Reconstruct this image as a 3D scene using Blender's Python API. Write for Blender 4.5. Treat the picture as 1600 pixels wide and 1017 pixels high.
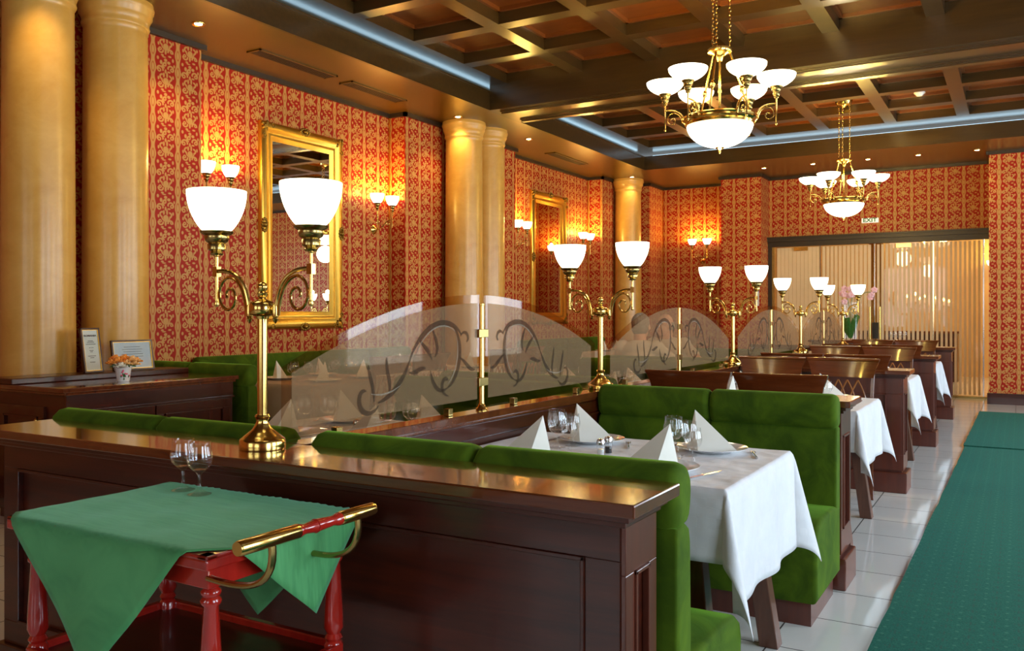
import bpy, bmesh, math, random
from mathutils import Vector, Matrix
for o in list(bpy.data.objects): bpy.data.objects.remove(o)
C = bpy.context.scene.collection
SC = bpy.context.scene
PI = math.pi
# ---------------------------------------------------------------- camera
cd = bpy.data.cameras.new('camera'); cam = bpy.data.objects.new('camera', cd); C.objects.link(cam)
cd.sensor_width = 36; cd.lens = 1352.6/1600*36; cd.shift_y = -16.5/1600; cd.clip_start = 0.05
cam.location = (0, 0, 1.27); cam.rotation_euler = (PI/2, 0, math.atan2(792, 1352.6))
SC.camera = cam
# ---------------------------------------------------------------- view, world, daylight
SC.view_settings.view_transform = 'Standard'; SC.view_settings.look = 'None'
SC.view_settings.gamma = 1; SC.view_settings.exposure = 0.10; SC.view_settings.use_curve_mapping = False
SC.cycles.transparent_max_bounces = 32
W = bpy.data.worlds.new('world'); SC.world = W; W.use_nodes = True
bg = W.node_tree.nodes['Background']; bg.inputs[0].default_value = (0.70, 0.85, 1.0, 1); bg.inputs[1].default_value = 2.0
def area_light(name, loc, rot, sx, sy, power, col):
    d = bpy.data.lights.new(name, 'AREA'); d.shape = 'RECTANGLE'; d.size = sx; d.size_y = sy; d.energy = power; d.color = col
    o = bpy.data.objects.new(name, d); C.objects.link(o); o.location = loc; o.rotation_euler = rot; return o
WIN_Y = [0.6, 3.3, 6.0, 8.7, 11.4]            # the daylight windows of the right-hand wall
for y in WIN_Y:
    area_light('window_daylight', (3.10, y, 1.75), (0, PI/2, 0), 2.2, 1.5, 90, (0.70, 0.86, 1.0))
for x in (-3.2, 0.2):
    area_light('window_daylight', (x, -3.9, 1.9), (PI/2, 0, 0), 1.9, 2.2, 15, (1.0, 0.96, 0.88))
def point_light(loc, power, col=(1.0, 0.64, 0.11), r=0.03):
    d = bpy.data.lights.new('bulb_light', 'POINT'); d.energy = power; d.color = col; d.shadow_soft_size = r
    o = bpy.data.objects.new('bulb_light', d); C.objects.link(o); o.location = loc; return o
def spot_light(loc, power, col=(1.0, 0.72, 0.34), ang=1.9, rot=(0, 0, 0)):
    d = bpy.data.lights.new('spot_light', 'SPOT'); d.energy = power; d.color = col; d.spot_size = ang; d.spot_blend = 0.7; d.shadow_soft_size = 0.03
    o = bpy.data.objects.new('spot_light', d); C.objects.link(o); o.location = loc; o.rotation_euler = rot; return o

# ---------------------------------------------------------------- node helpers
class E_:
    def __init__(s, nt, sock): s.nt = nt; s.s = sock
    def op(s, o, b=None, c=None):
        n = s.nt.nodes.new('ShaderNodeMath'); n.operation = o
        s.nt.links.new(s.s, n.inputs[0])
        for i, v in ((1, b), (2, c)):
            if v is None: continue
            if isinstance(v, E_): s.nt.links.new(v.s, n.inputs[i])
            else: n.inputs[i].default_value = v
        return E_(s.nt, n.outputs[0])
    def __add__(s, b): return s.op('ADD', b)
    def __sub__(s, b): return s.op('SUBTRACT', b)
    def __mul__(s, b): return s.op('MULTIPLY', b)
    def abs(s): return s.op('ABSOLUTE')
    def max(s, b): return s.op('MAXIMUM', b)
    def min(s, b): return s.op('MINIMUM', b)
def new_mat(name):
    m = bpy.data.materials.new(name); m.use_nodes = True
    nt = m.node_tree; b = nt.nodes['Principled BSDF']
    return m, nt, b
def setp(b, **k):
    names = dict(col='Base Color', rough='Roughness', metal='Metallic', coat='Coat Weight', coatr='Coat Roughness', spec='Specular IOR Level',
                 sheen='Sheen Weight', sheenr='Sheen Roughness', sheent='Sheen Tint', em='Emission Color', ems='Emission Strength', alpha='Alpha', trans='Transmission Weight', ior='IOR', sss='Subsurface Weight')
    for q, v in k.items():
        s = b.inputs[names[q]]
        if q in ('col', 'em', 'sheent'): v = (*v, 1)
        s.default_value = v
def noise_col(nt, b, c1, c2, scale, vec=None, detail=4, rough=0.6, lo=0.3, hi=0.7, coord='Object', dist=0):
    tc = nt.nodes.new('ShaderNodeTexCoord'); mp = nt.nodes.new('ShaderNodeMapping')
    nt.links.new(tc.outputs[coord], mp.inputs[0]); mp.inputs['Scale'].default_value = vec or (1, 1, 1)
    n = nt.nodes.new('ShaderNodeTexNoise'); n.inputs['Scale'].default_value = scale; n.inputs['Detail'].default_value = detail
    n.inputs['Roughness'].default_value = rough; n.inputs['Distortion'].default_value = dist
    nt.links.new(mp.outputs[0], n.inputs['Vector'])
    r = nt.nodes.new('ShaderNodeValToRGB'); r.color_ramp.elements[0].position = lo; r.color_ramp.elements[1].position = hi
    r.color_ramp.elements[0].color = (*c1, 1); r.color_ramp.elements[1].color = (*c2, 1)
    nt.links.new(n.outputs['Fac'], r.inputs[0]); nt.links.new(r.outputs[0], b.inputs['Base Color'])
    return n, r, mp
def bump(nt, b, sock, strength, dist=0.002):
    bp = nt.nodes.new('ShaderNodeBump'); bp.inputs['Strength'].default_value = strength; bp.inputs['Distance'].default_value = dist
    nt.links.new(sock, bp.inputs['Height']); nt.links.new(bp.outputs[0], b.inputs['Normal']); return bp
def simple(name, col, col2=None, scale=20, **k):
    m, nt, b = new_mat(name); setp(b, col=col, **k)
    c2 = col2 or tuple(min(1, c*1.12) for c in col)
    noise_col(nt, b, col, c2, scale)
    return m
def wood(name, c1, c2, axis=0, rough=0.25, coat=0.6, scale=9, coatr=0.08):
    m, nt, b = new_mat(name); setp(b, rough=rough, coat=coat, coatr=coatr)
    v = [14, 14, 14]; v[axis] = 1.0
    n, r, mp = noise_col(nt, b, c1, c2, scale/6, vec=tuple(v), detail=6, rough=0.65, lo=0.28, hi=0.75, dist=0.6)
    bump(nt, b, n.outputs['Fac'], 0.06, 0.001)
    return m
M = {}
MAH1, MAH2 = (0.020, 0.0028, 0.0012), (0.080, 0.0115, 0.003)
M['wood_x'] = wood('mahogany_x', MAH1, MAH2, 0, rough=0.3, coat=0.3)
M['wood_y'] = wood('mahogany_y', MAH1, MAH2, 1)
M['wood_z'] = wood('mahogany_z', MAH1, MAH2, 2)
M['wood_top'] = wood('counter_top_varnish', (0.07, 0.012, 0.004), (0.17, 0.040, 0.009), 0, rough=0.16, coat=1.0, coatr=0.06)
M['wood_ripe'] = wood('end_panel_mahogany', (0.075, 0.016, 0.009), (0.14, 0.030, 0.014), 2, rough=0.3, coat=0.5)
M['wood_leg'] = wood('table_leg_walnut', (0.07, 0.022, 0.010), (0.16, 0.055, 0.025), 2, rough=0.35, coat=0.3)
M['wood_chair'] = wood('chair_mahogany', (0.085, 0.017, 0.004), (0.19, 0.045, 0.010), 0, rough=0.22, coat=0.8)
M['wood_arch'] = wood('chair_lattice_wood', (0.25, 0.085, 0.02), (0.42, 0.16, 0.04), 2, rough=0.25, coat=0.7)
M['wood_red'] = wood('cherry_red_lacquer', (0.30, 0.008, 0.005), (0.48, 0.020, 0.010), 2, rough=0.18, coat=1.0)
M['wood_ceil'] = wood('ceiling_beam_wood', (0.034, 0.018, 0.004), (0.060, 0.031, 0.007), 0, rough=0.28, coat=0.5, coatr=0.18)
M['panel_ceil'] = wood('ceiling_panel_wood', (0.13, 0.036, 0.007), (0.19, 0.055, 0.010), 0, rough=0.28, coat=0.4, coatr=0.15)
M['soffit'] = simple('soffit_brown_varnish', (0.085, 0.040, 0.003), (0.110, 0.052, 0.004), 1.5, rough=0.30, coat=0.3, coatr=0.25)
M['crown'] = simple('dark_crown_bead', (0.03, 0.018, 0.010), rough=0.4)
def brass(name, c, rough=0.16):
    m, nt, b = new_mat(name); setp(b, metal=1.0, rough=rough); noise_col(nt, b, c, tuple(min(1, x*1.15) for x in c), 12); return m
M['brass'] = brass('polished_brass', (0.70, 0.47, 0.13), 0.17)
M['brass_dark'] = brass('aged_brass', (0.42, 0.30, 0.10), 0.25)
M['gilt'] = brass('gilt_frame', (0.72, 0.43, 0.07), 0.33)
M['gilt_dark'] = brass('antique_gilt', (0.30, 0.18, 0.035), 0.45)
M['steel'] = brass('cutlery_steel', (0.62, 0.62, 0.62), 0.15)
M['mirror'] = brass('mirror_silver', (0.80, 0.80, 0.78), 0.01)
def velvet():
    m, nt, b = new_mat('green_velvet'); setp(b, rough=0.85, sheen=0.35, sheenr=0.35, sheent=(0.40, 0.9, 0.08), spec=0.2)
    n, r, mp = noise_col(nt, b, (0.030, 0.066, 0.001), (0.078, 0.140, 0.004), 6, detail=6, lo=0.34, hi=0.68, dist=0.8)
    bump(nt, b, n.outputs['Fac'], 0.25, 0.01)
    return m
M['velvet'] = velvet()
def linen():
    m, nt, b = new_mat('white_damask_linen'); setp(b, rough=0.75, sheen=0.2)
    n, r, mp = noise_col(nt, b, (0.74, 0.74, 0.76), (0.82, 0.82, 0.83), 8)
    tc = nt.nodes.new('ShaderNodeTexCoord'); ch = nt.nodes.new('ShaderNodeTexChecker'); ch.inputs['Scale'].default_value = 34
    nt.links.new(tc.outputs['Object'], ch.inputs['Vector'])
    n2 = nt.nodes.new('ShaderNodeTexNoise'); n2.inputs['Scale'].default_value = 9; nt.links.new(tc.outputs['Object'], n2.inputs['Vector'])
    a = E_(nt, ch.outputs['Fac'])*0.10 + E_(nt, n2.outputs['Fac'])*1.6
    bump(nt, b, a.s, 0.7, 0.010)
    return m
M['linen'] = linen()
M['napkin'] = simple('napkin_cream', (0.80, 0.78, 0.68), (0.86, 0.84, 0.76), 6, rough=0.7)
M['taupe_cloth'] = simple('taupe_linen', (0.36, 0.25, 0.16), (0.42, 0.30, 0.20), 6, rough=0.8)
M['china'] = simple('white_china', (0.82, 0.83, 0.84), rough=0.12, coat=0.5)
def green_cloth():
    m, nt, b = new_mat('green_moire_cloth'); setp(b, rough=0.7, sheen=0.4, sheent=(0.4, 1, 0.7))
    n, r, mp = noise_col(nt, b, (0.045, 0.25, 0.070), (0.085, 0.35, 0.11), 6, vec=(1, 9, 1), detail=3, dist=1.2)
    w = nt.nodes.new('ShaderNodeTexWave'); w.inputs['Scale'].default_value = 160; tc = nt.nodes.new('ShaderNodeTexCoord')
    nt.links.new(tc.outputs['Object'], w.inputs['Vector']); bump(nt, b, w.outputs['Fac'], 0.15, 0.0005)
    return m
M['green_cloth'] = green_cloth()
def thin_glass(name, tint=(1, 1, 1), base=0.06, gain=0.75):
    m = bpy.data.materials.new(name); m.use_nodes = True; nt = m.node_tree; nt.nodes.clear()
    out = nt.nodes.new('ShaderNodeOutputMaterial'); mx = nt.nodes.new('ShaderNodeMixShader')
    tr = nt.nodes.new('ShaderNodeBsdfTransparent'); tr.inputs[0].default_value = (*tint, 1)
    gl = nt.nodes.new('ShaderNodeBsdfGlossy'); gl.inputs['Roughness'].default_value = 0.02; gl.inputs[0].default_value = (1, 1, 1, 1)
    lw = nt.nodes.new('ShaderNodeLayerWeight'); lw.inputs[0].default_value = 0.35
    n = nt.nodes.new('ShaderNodeTexNoise'); n.inputs['Scale'].default_value = 3.0
    f = E_(nt, lw.outputs['Facing'])
    f = f.op('POWER', 3.0)*gain + base
    f = f + (E_(nt, n.outputs['Fac']) - 0.5)*0.02
    nt.links.new(f.s, mx.inputs[0]); nt.links.new(tr.outputs[0], mx.inputs[1]); nt.links.new(gl.outputs[0], mx.inputs[2]); nt.links.new(mx.outputs[0], out.inputs[0])
    return m
M['crystal'] = thin_glass('clear_drinking_glass', (0.985, 0.99, 0.99), 0.045, 0.8)
M['pane'] = thin_glass('tinted_divider_glass', (0.88, 0.79, 0.68), 0.03, 0.20)
M['clear_pane'] = thin_glass('clear_window_glass', (0.97, 0.98, 0.97), 0.04, 0.3)
def frosted(name, col, amt):
    m = bpy.data.materials.new(name); m.use_nodes = True; nt = m.node_tree; nt.nodes.clear()
    out = nt.nodes.new('ShaderNodeOutputMaterial'); mx = nt.nodes.new('ShaderNodeMixShader')
    tr = nt.nodes.new('ShaderNodeBsdfTransparent'); tr.inputs[0].default_value = (0.95, 0.92, 0.88, 1)
    b = nt.nodes.new('ShaderNodeBsdfPrincipled'); setp(b, rough=0.6, spec=0.15)
    noise_col(nt, b, col, tuple(c*1.1 for c in col), 3)
    mx.inputs[0].default_value = amt
    nt.links.new(tr.outputs[0], mx.inputs[1]); nt.links.new(b.outputs[0], mx.inputs[2]); nt.links.new(mx.outputs[0], out.inputs[0])
    return m
M['frost'] = frosted('frosted_taupe_film', (0.38, 0.245, 0.125), 0.23)
M['etch'] = frosted('etched_ornament_line', (0.07, 0.045, 0.025), 0.35)
M['etch_light'] = frosted('etched_highlight_line', (0.40, 0.33, 0.24), 0.4)
M['stripe'] = frosted('cream_stripe_film', (0.78, 0.60, 0.36), 0.93)
def emissive(name, col, st, base=(0.9, 0.88, 0.82)):
    m, nt, b = new_mat(name); setp(b, em=col, ems=st, rough=0.3); noise_col(nt, b, base, tuple(min(1, c*1.05) for c in base), 5); return m
M['shade'] = emissive('opal_glass_shade', (1.0, 0.90, 0.68), 3.0)
M['bowl'] = emissive('opal_glass_bowl', (1.0, 0.92, 0.76), 2.6)
M['bulb'] = emissive('spot_bulb', (1.0, 0.85, 0.55), 14)
M['cove'] = emissive('cove_tube', (0.50, 0.80, 1.0), 2.6)
M['exit_face'] = emissive('exit_sign_face', (1.0, 0.95, 0.80), 0.45)
M['exit_ink'] = simple('exit_green_ink', (0.0, 0.22, 0.05))
def column_mat():
    m, nt, b = new_mat('ochre_polished_plaster'); setp(b, rough=0.32, coat=0.25, coatr=0.2)
    n, r, mp = noise_col(nt, b, (0.58, 0.29, 0.045), (0.72, 0.41, 0.095), 2.2, vec=(1, 1, 1.6), detail=8, rough=0.7, lo=0.3, hi=0.7, dist=0.5)
    bump(nt, b, n.outputs['Fac'], 0.05); return m
M['column'] = column_mat()
def floor_mat():
    m, nt, b = new_mat('white_gloss_tile'); setp(b, rough=0.07, spec=0.6)
    tc = nt.nodes.new('ShaderNodeTexCoord'); sp = nt.nodes.new('ShaderNodeSeparateXYZ'); nt.links.new(tc.outputs['Object'], sp.inputs[0])
    def line(s, off):
        x = (s - off).op('DIVIDE', 0.40).op('FRACT')
        return (x - 0.5).abs().op('GREATER_THAN', 0.5 - 0.008)
    g = line(E_(nt, sp.outputs[0]), -0.835).max(line(E_(nt, sp.outputs[1]), 3.78))
    n, r, mp = noise_col(nt, b, (0.76, 0.76, 0.70), (0.82, 0.82, 0.77), 2)
    mx = nt.nodes.new('ShaderNodeMix'); mx.data_type = 'RGBA'; nt.links.new(g.s, mx.inputs['Factor']); nt.links.new(r.outputs[0], mx.inputs['A'])
    mx.inputs['B'].default_value = (0.05, 0.045, 0.035, 1); nt.links.new(mx.outputs['Result'], b.inputs['Base Color'])
    ro = g*0.6 + 0.07; nt.links.new(ro.s, b.inputs['Roughness'])
    return m
M['tile'] = floor_mat()
def carpet_mat():
    m, nt, b = new_mat('green_patterned_carpet'); setp(b, rough=0.95, sheen=0.12, sheenr=0.5, sheent=(0.3, 1, 0.8), spec=0.1)
    n, r, mp = noise_col(nt, b, (0.005, 0.056, 0.036), (0.014, 0.105, 0.066), 160, detail=2, lo=0.35, hi=0.65)
    tc = nt.nodes.new('ShaderNodeTexCoord'); sp = nt.nodes.new('ShaderNodeSeparateXYZ'); nt.links.new(tc.outputs['Object'], sp.inputs[0])
    x = E_(nt, sp.outputs[0]).op('DIVIDE', 0.085); y = E_(nt, sp.outputs[1]).op('DIVIDE', 0.085)
    def dot_field(ox, oy, rad):
        fx = ((x + ox).op('FRACT') - 0.5).abs(); fy = ((y + oy).op('FRACT') - 0.5).abs()
        return (fx*fx + fy*fy).op('LESS_THAN', rad*rad)
    d1 = dot_field(0, 0, 0.085); d2 = dot_field(0.5, 0.5, 0.06).max(dot_field(0.32, 0.5, 0.045)).max(dot_field(0.68, 0.5, 0.045)).max(dot_field(0.5, 0.32, 0.045)).max(dot_field(0.5, 0.68, 0.045))
    def mix(a, colb, f):
        mx = nt.nodes.new('ShaderNodeMix'); mx.data_type = 'RGBA'; nt.links.new(f.s, mx.inputs['Factor']); nt.links.new(a, mx.inputs['A']); mx.inputs['B'].default_value = (*colb, 1); return mx.outputs['Result']
    c = mix(r.outputs[0], (0.045, 0.14, 0.085), d1); c = mix(c, (0.035, 0.045, 0.03), d2)
    nt.links.new(c, b.inputs['Base Color']); bump(nt, b, n.outputs['Fac'], 0.4, 0.003)
    return m
M['carpet'] = carpet_mat()
def wallpaper():
    m, nt, b = new_mat('red_gold_damask_wallpaper'); setp(b, rough=0.42, spec=0.2)
    g = nt.nodes.new('ShaderNodeNewGeometry'); P = nt.nodes.new('ShaderNodeSeparateXYZ'); N = nt.nodes.new('ShaderNodeSeparateXYZ')
    nt.links.new(g.outputs['Position'], P.inputs[0]); nt.links.new(g.outputs['True Normal'], N.inputs[0])
    px, py, pz = (E_(nt, P.outputs[i]) for i in range(3))
    nx = E_(nt, N.outputs[0]).abs().op('GREATER_THAN', 0.5)
    u = px + (py - px)*nx
    TU, TV = 0.243, 0.284
    U = u.op('DIVIDE', TU); fu = U.op('FRACT') - 0.5
    V = pz.op('DIVIDE', TV)
    fv = V.op('FRACT') - 0.5
    def circ(cx, cy):
        a = fu*0.78 - cx; c = fv - cy
        return a, c, (a*a + c*c).op('SQRT')
    def arc(cx, cy, r, w, ax=0.0, ay=0.0, k=None):
        a, c, d = circ(cx, cy)
        s = (d - r).abs() - w
        if k is not None: s = s.max(a*(-ax) + c*(-ay) + k)
        return s
    def blob(cx, cy, rx, ry):
        a = (fu*0.78 - cx)*(1/rx); c = (fv - cy)*(1/ry)
        return ((a*a + c*c).op('SQRT') - 1.0)*min(rx, ry)
    W_ = 0.024
    parts = [blob(0.01, -0.20, 0.085, 0.085), arc(0.01, -0.17, 0.125, 0.020, 0, -1, -0.02), arc(-0.10, -0.10, 0.070, W_, -1, 0.2, 0.0), arc(0.12, -0.11, 0.065, W_, 1, 0.2, 0.0),
             blob(-0.055, -0.045, 0.030, 0.070), blob(0.045, -0.03, 0.028, 0.085), blob(0.0, 0.07, 0.030, 0.060),
             arc(-0.17, 0.10, 0.090, W_, 0.0, 1, -0.03), arc(-0.20, 0.08, 0.042, 0.020), arc(0.16, 0.17, 0.085, W_, 0.3, 1, -0.05), arc(0.20, 0.15, 0.040, 0.020), blob(0.105, 0.07, 0.05, 0.026),
             arc(0.00, 0.24, 0.085, W_, -1, 0.4, 0.0), arc(-0.03, 0.27, 0.040, 0.020), blob(0.10, 0.34, 0.05, 0.045), blob(-0.14, 0.31, 0.040, 0.060), blob(0.0, 0.40, 0.050, 0.045), blob(-0.10, 0.20, 0.030, 0.04),
             arc(-0.15, -0.33, 0.075, W_, 0, -1, -0.02), arc(0.15, -0.35, 0.075, W_, 0, 1, -0.02), arc(-0.17, -0.30, 0.034, 0.018), arc(0.19, -0.33, 0.034, 0.018), blob(0.0, -0.36, 0.032, 0.075), blob(-0.22, -0.16, 0.028, 0.05), blob(0.235, -0.06, 0.028, 0.05),
             blob(0.13, -0.47, 0.050, 0.028), blob(-0.10, -0.475, 0.045, 0.03), blob(-0.24, 0.42, 0.035, 0.05), blob(0.23, 0.44, 0.03, 0.055), blob(-0.05, 0.485, 0.06, 0.022), blob(0.27, 0.28, 0.026, 0.045)]
    s = parts[0]
    for q in parts[1:]: s = s.min(q)
    # lace column at the tile border
    e = (fu.abs() - 0.5).abs()
    f4 = (V*4.0).op('FRACT') - 0.5
    sw = (V*(2*PI*2)).op('SINE')*0.03
    lace = ((e - 0.068) - sw).abs() - 0.028
    lb = ((e*1.0)*e*60.0 + (f4*f4)*0.8).op('SQRT') - 0.40
    s = s.min(lace).min(lb*0.1)
    mask = (s*(-70.0)).op('ADD', 0.5); mask.s.node.use_clamp = True
    stripe = (e*(-9.0)).op('ADD', 1.0); stripe.s.node.use_clamp = True
    def mixc(A, B, f):
        mx = nt.nodes.new('ShaderNodeMix'); mx.data_type = 'RGBA'; nt.links.new(f.s, mx.inputs['Factor'])
        for nm, q in (('A', A), ('B', B)):
            if isinstance(q, tuple): mx.inputs[nm].default_value = (*q, 1)
            else: nt.links.new(q, mx.inputs[nm])
        return mx.outputs['Result']
    bgc = mixc((0.37, 0.014, 0.004), (0.47, 0.10, 0.020), stripe)
    c = mixc(bgc, (0.56, 0.285, 0.080), mask)
    nt.links.new(c, b.inputs['Base Color'])
    ro = mask*(-0.12) + 0.5; nt.links.new(ro.s, b.inputs['Roughness'])
    return m
M['paper'] = wallpaper()
M['warm_wall'] = simple('warm_cream_plaster', (0.62, 0.42, 0.20), (0.68, 0.47, 0.24), 2, rough=0.6)
M['white_paint'] = simple('white_paint', (0.7, 0.7, 0.68), rough=0.5)
M['black'] = simple('black_lacquer', (0.012, 0.010, 0.010), rough=0.3)
M['paper_white'] = simple('certificate_paper', (0.72, 0.74, 0.72), (0.78, 0.80, 0.76), 8, rough=0.5)
M['paper_blue'] = simple('certificate_blue_paper', (0.55, 0.66, 0.80), (0.72, 0.78, 0.82), 12, rough=0.5)
M['ink'] = simple('printed_ink', (0.05, 0.05, 0.05))
M['leaf'] = simple('leaf_green', (0.02, 0.12, 0.015), (0.05, 0.20, 0.03), 30, rough=0.4)
M['rose_orange'] = simple('orange_rose', (0.85, 0.25, 0.02), (0.95, 0.50, 0.10), 30, rough=0.6)
M['rose_peach'] = simple('peach_rose', (0.90, 0.50, 0.16), (0.95, 0.66, 0.30), 30, rough=0.6)
M['rose_white'] = simple('white_rose', (0.80, 0.80, 0.68), (0.86, 0.86, 0.78), 30, rough=0.6)
M['rose_pink'] = simple('painted_pink', (0.75, 0.12, 0.22), rough=0.4)
M['orchid'] = simple('pink_orchid_petal', (0.80, 0.40, 0.52), (0.92, 0.68, 0.74), 60, rough=0.5)
M['skin'] = simple('skin', (0.72, 0.38, 0.27), (0.80, 0.45, 0.33), 20, rough=0.5, sss=0.1)
M['shirt'] = simple('white_shirt_cotton', (0.68, 0.70, 0.74), (0.76, 0.78, 0.80), 10, rough=0.8)
M['trousers'] = simple('grey_trousers', (0.06, 0.065, 0.08), rough=0.85)
M['hair'] = simple('grey_hair', (0.16, 0.14, 0.13), (0.30, 0.28, 0.26), 90, rough=0.7)
M['shoe'] = simple('black_shoe', (0.015, 0.012, 0.010), rough=0.3)
M['bag_blue'] = simple('blue_bag_plastic', (0.20, 0.42, 0.75), rough=0.4)
M['red_cloth'] = simple('red_upholstery', (0.45, 0.06, 0.04), rough=0.8)

# ---------------------------------------------------------------- mesh builder
class MB:
    def __init__(s): s.v = []; s.f = []
    def add(s, vs, fs):
        o = len(s.v); s.v += [tuple(p) for p in vs]; s.f += [tuple(i + o for i in f) for f in fs]; return s
    def box(s, x0, x1, y0, y1, z0, z1):
        vs = [(x, y, z) for z in (z0, z1) for y in (y0, y1) for x in (x0, x1)]
        return s.add(vs, [(0, 2, 3, 1), (4, 5, 7, 6), (0, 1, 5, 4), (2, 6, 7, 3), (0, 4, 6, 2), (1, 3, 7, 5)])
    def lathe(s, prof, c=(0, 0, 0), seg=24, axis='z', closed=True, sx=1, sy=1):
        vs = []; fs = []; n = len(prof)
        for r, z in prof:
            for k in range(seg):
                a = 2*PI*k/seg; x, y = r*math.cos(a)*sx, r*math.sin(a)*sy
                p = (x, y, z) if axis == 'z' else ((z, x, y) if axis == 'x' else (y, z, x))
                vs.append((c[0] + p[0], c[1] + p[1], c[2] + p[2]))
        for i in range(n - 1):
            for k in range(seg):
                k2 = (k + 1) % seg
                fs.append((i*seg + k, i*seg + k2, (i + 1)*seg + k2, (i + 1)*seg + k))
        if closed:
            if prof[0][0] > 1e-6: fs.append(tuple(range(seg))[::-1])
            if prof[-1][0] > 1e-6: fs.append(tuple((n - 1)*seg + k for k in range(seg)))
        return s.add(vs, fs)
    def tube(s, pts, r, seg=10, closed=False, flat=None):
        pts = [Vector(p) for p in pts]; n = len(pts); vs = []; fs = []
        rr = r if isinstance(r, (list, tuple)) else [r]*n
        t0 = (pts[1] - pts[0]).normalized(); up = Vector((0, 0, 1)) if abs(t0.z) < 0.9 else Vector((1, 0, 0))
        nrm = (up - t0*up.dot(t0)).normalized()
        for i, p in enumerate(pts):
            a = pts[(i - 1) % n] if (i > 0 or closed) else p; b = pts[(i + 1) % n] if (i < n - 1 or closed) else p
            t = (b - a); t = t.normalized() if t.length > 1e-9 else t0
            nrm = nrm - t*nrm.dot(t); nrm = nrm.normalized() if nrm.length > 1e-6 else t.orthogonal().normalized()
            bn = t.cross(nrm)
            for k in range(seg):
                q = 2*PI*k/seg + PI/seg
                d = nrm*math.cos(q) + bn*math.sin(q)*(flat or 1)
                vs.append(p + d*rr[i])
        m = n if closed else n - 1
        for i in range(m):
            j = (i + 1) % n
            for k in range(seg):
                k2 = (k + 1) % seg; fs.append((i*seg + k, i*seg + k2, j*seg + k2, j*seg + k))
        if not closed:
            fs.append(tuple(range(seg))[::-1]); fs.append(tuple((n - 1)*seg + k for k in range(seg)))
        return s.add(vs, fs)
    def prism(s, poly, axis, a0, a1):
        # poly in the plane perpendicular to axis: x:(y,z) y:(x,z) z:(x,y)
        n = len(poly); vs = []
        for a in (a0, a1):
            for p, q in poly:
                vs.append({'x': (a, p, q), 'y': (p, a, q), 'z': (p, q, a)}[axis])
        fs = [tuple(range(n))[::-1], tuple(range(n, 2*n))] + [(i, (i + 1) % n, n + (i + 1) % n, n + i) for i in range(n)]
        return s.add(vs, fs)
    def grid(s, fn, nu, nv):
        vs = [fn(i/nu, j/nv) for i in range(nu + 1) for j in range(nv + 1)]
        fs = [(i*(nv + 1) + j, (i + 1)*(nv + 1) + j, (i + 1)*(nv + 1) + j + 1, i*(nv + 1) + j + 1) for i in range(nu) for j in range(nv)]
        return s.add(vs, fs)
    def ball(s, c, rx, ry=None, rz=None, seg=14, rings=9):
        ry = ry or rx; rz = rz or rx
        return s.lathe([(max(1e-5, math.sin(PI*i/rings))*rx, -math.cos(PI*i/rings)*rz) for i in range(rings + 1)], c, seg, closed=False, sy=ry/rx)
    def build(s, name, mat, parent=None, loc=None, rz=0, smooth=True, bev=0, sub=0, solid=0, ang=35, weld=True):
        me = bpy.data.meshes.new(name); me.from_pydata(s.v, [], s.f)
        bm = bmesh.new(); bm.from_mesh(me)
        if weld: bmesh.ops.remove_doubles(bm, verts=bm.verts, dist=1e-5)
        bmesh.ops.dissolve_degenerate(bm, edges=bm.edges, dist=1e-6)
        bmesh.ops.recalc_face_normals(bm, faces=bm.faces); bm.to_mesh(me); bm.free()
        me.materials.append(M[mat] if isinstance(mat, str) else mat)
        if smooth:
            me.shade_smooth(); me.set_sharp_from_angle(angle=math.radians(ang))
        o = bpy.data.objects.new(name, me); C.objects.link(o)
        if parent: o.parent = parent
        if loc: o.location = loc
        o.rotation_euler.z = rz
        if solid:
            q = o.modifiers.new('s', 'SOLIDIFY'); q.thickness = solid; q.offset = 0
        if bev:
            q = o.modifiers.new('b', 'BEVEL'); q.width = bev; q.segments = 2; q.limit_method = 'ANGLE'
        if sub:
            q = o.modifiers.new('u', 'SUBSURF'); q.levels = sub; q.render_levels = sub
        return o
def tag(o, label, cat, group=None):
    o['label'] = label; o['category'] = cat
    if group: o['group'] = group
    return o
def thing(name, label, cat, loc=(0, 0, 0), rz=0, group=None):
    o = bpy.data.objects.new(name, None); C.objects.link(o); o.location = loc; o.rotation_euler.z = rz; o.empty_display_size = 0.1
    return tag(o, label, cat, group)
def struct(name, mb, mat, **k):
    o = mb.build(name, mat, **k); o['kind'] = 'structure'; return o
KIDS = {}
def kids(o): return [c for c in bpy.data.objects if c.parent == o]
def copy_tree(o, parent=None):
    if o.name not in KIDS: KIDS[o.name] = kids(o)
    c = o.copy(); C.objects.link(c); c.parent = parent
    for ch in KIDS[o.name]: copy_tree(ch, c)
    return c
def dup(root, loc, rz=0, label=None, group=None):
    c = copy_tree(root); c.location = loc; c.rotation_euler = (0, 0, rz)
    if label: c['label'] = label
    if group: c['group'] = group
    return c
class Proto:
    """first call makes and places the thing, later calls copy it"""
    def __init__(s, fn): s.fn = fn; s.o = None
    def __call__(s, loc, rz, label, group=None):
        if s.o is None:
            s.o = s.fn(); s.o.location = loc; s.o.rotation_euler = (0, 0, rz); s.o['label'] = label
            if group: s.o['group'] = group
            return s.o
        return dup(s.o, loc, rz, label, group)
def bez(p0, p1, p2, p3, n=10):
    p0, p1, p2, p3 = map(Vector, (p0, p1, p2, p3))
    return [p0*(1 - t)**3 + p1*3*t*(1 - t)**2 + p2*3*t*t*(1 - t) + p3*t**3 for t in [i/n for i in range(n + 1)]]

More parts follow.
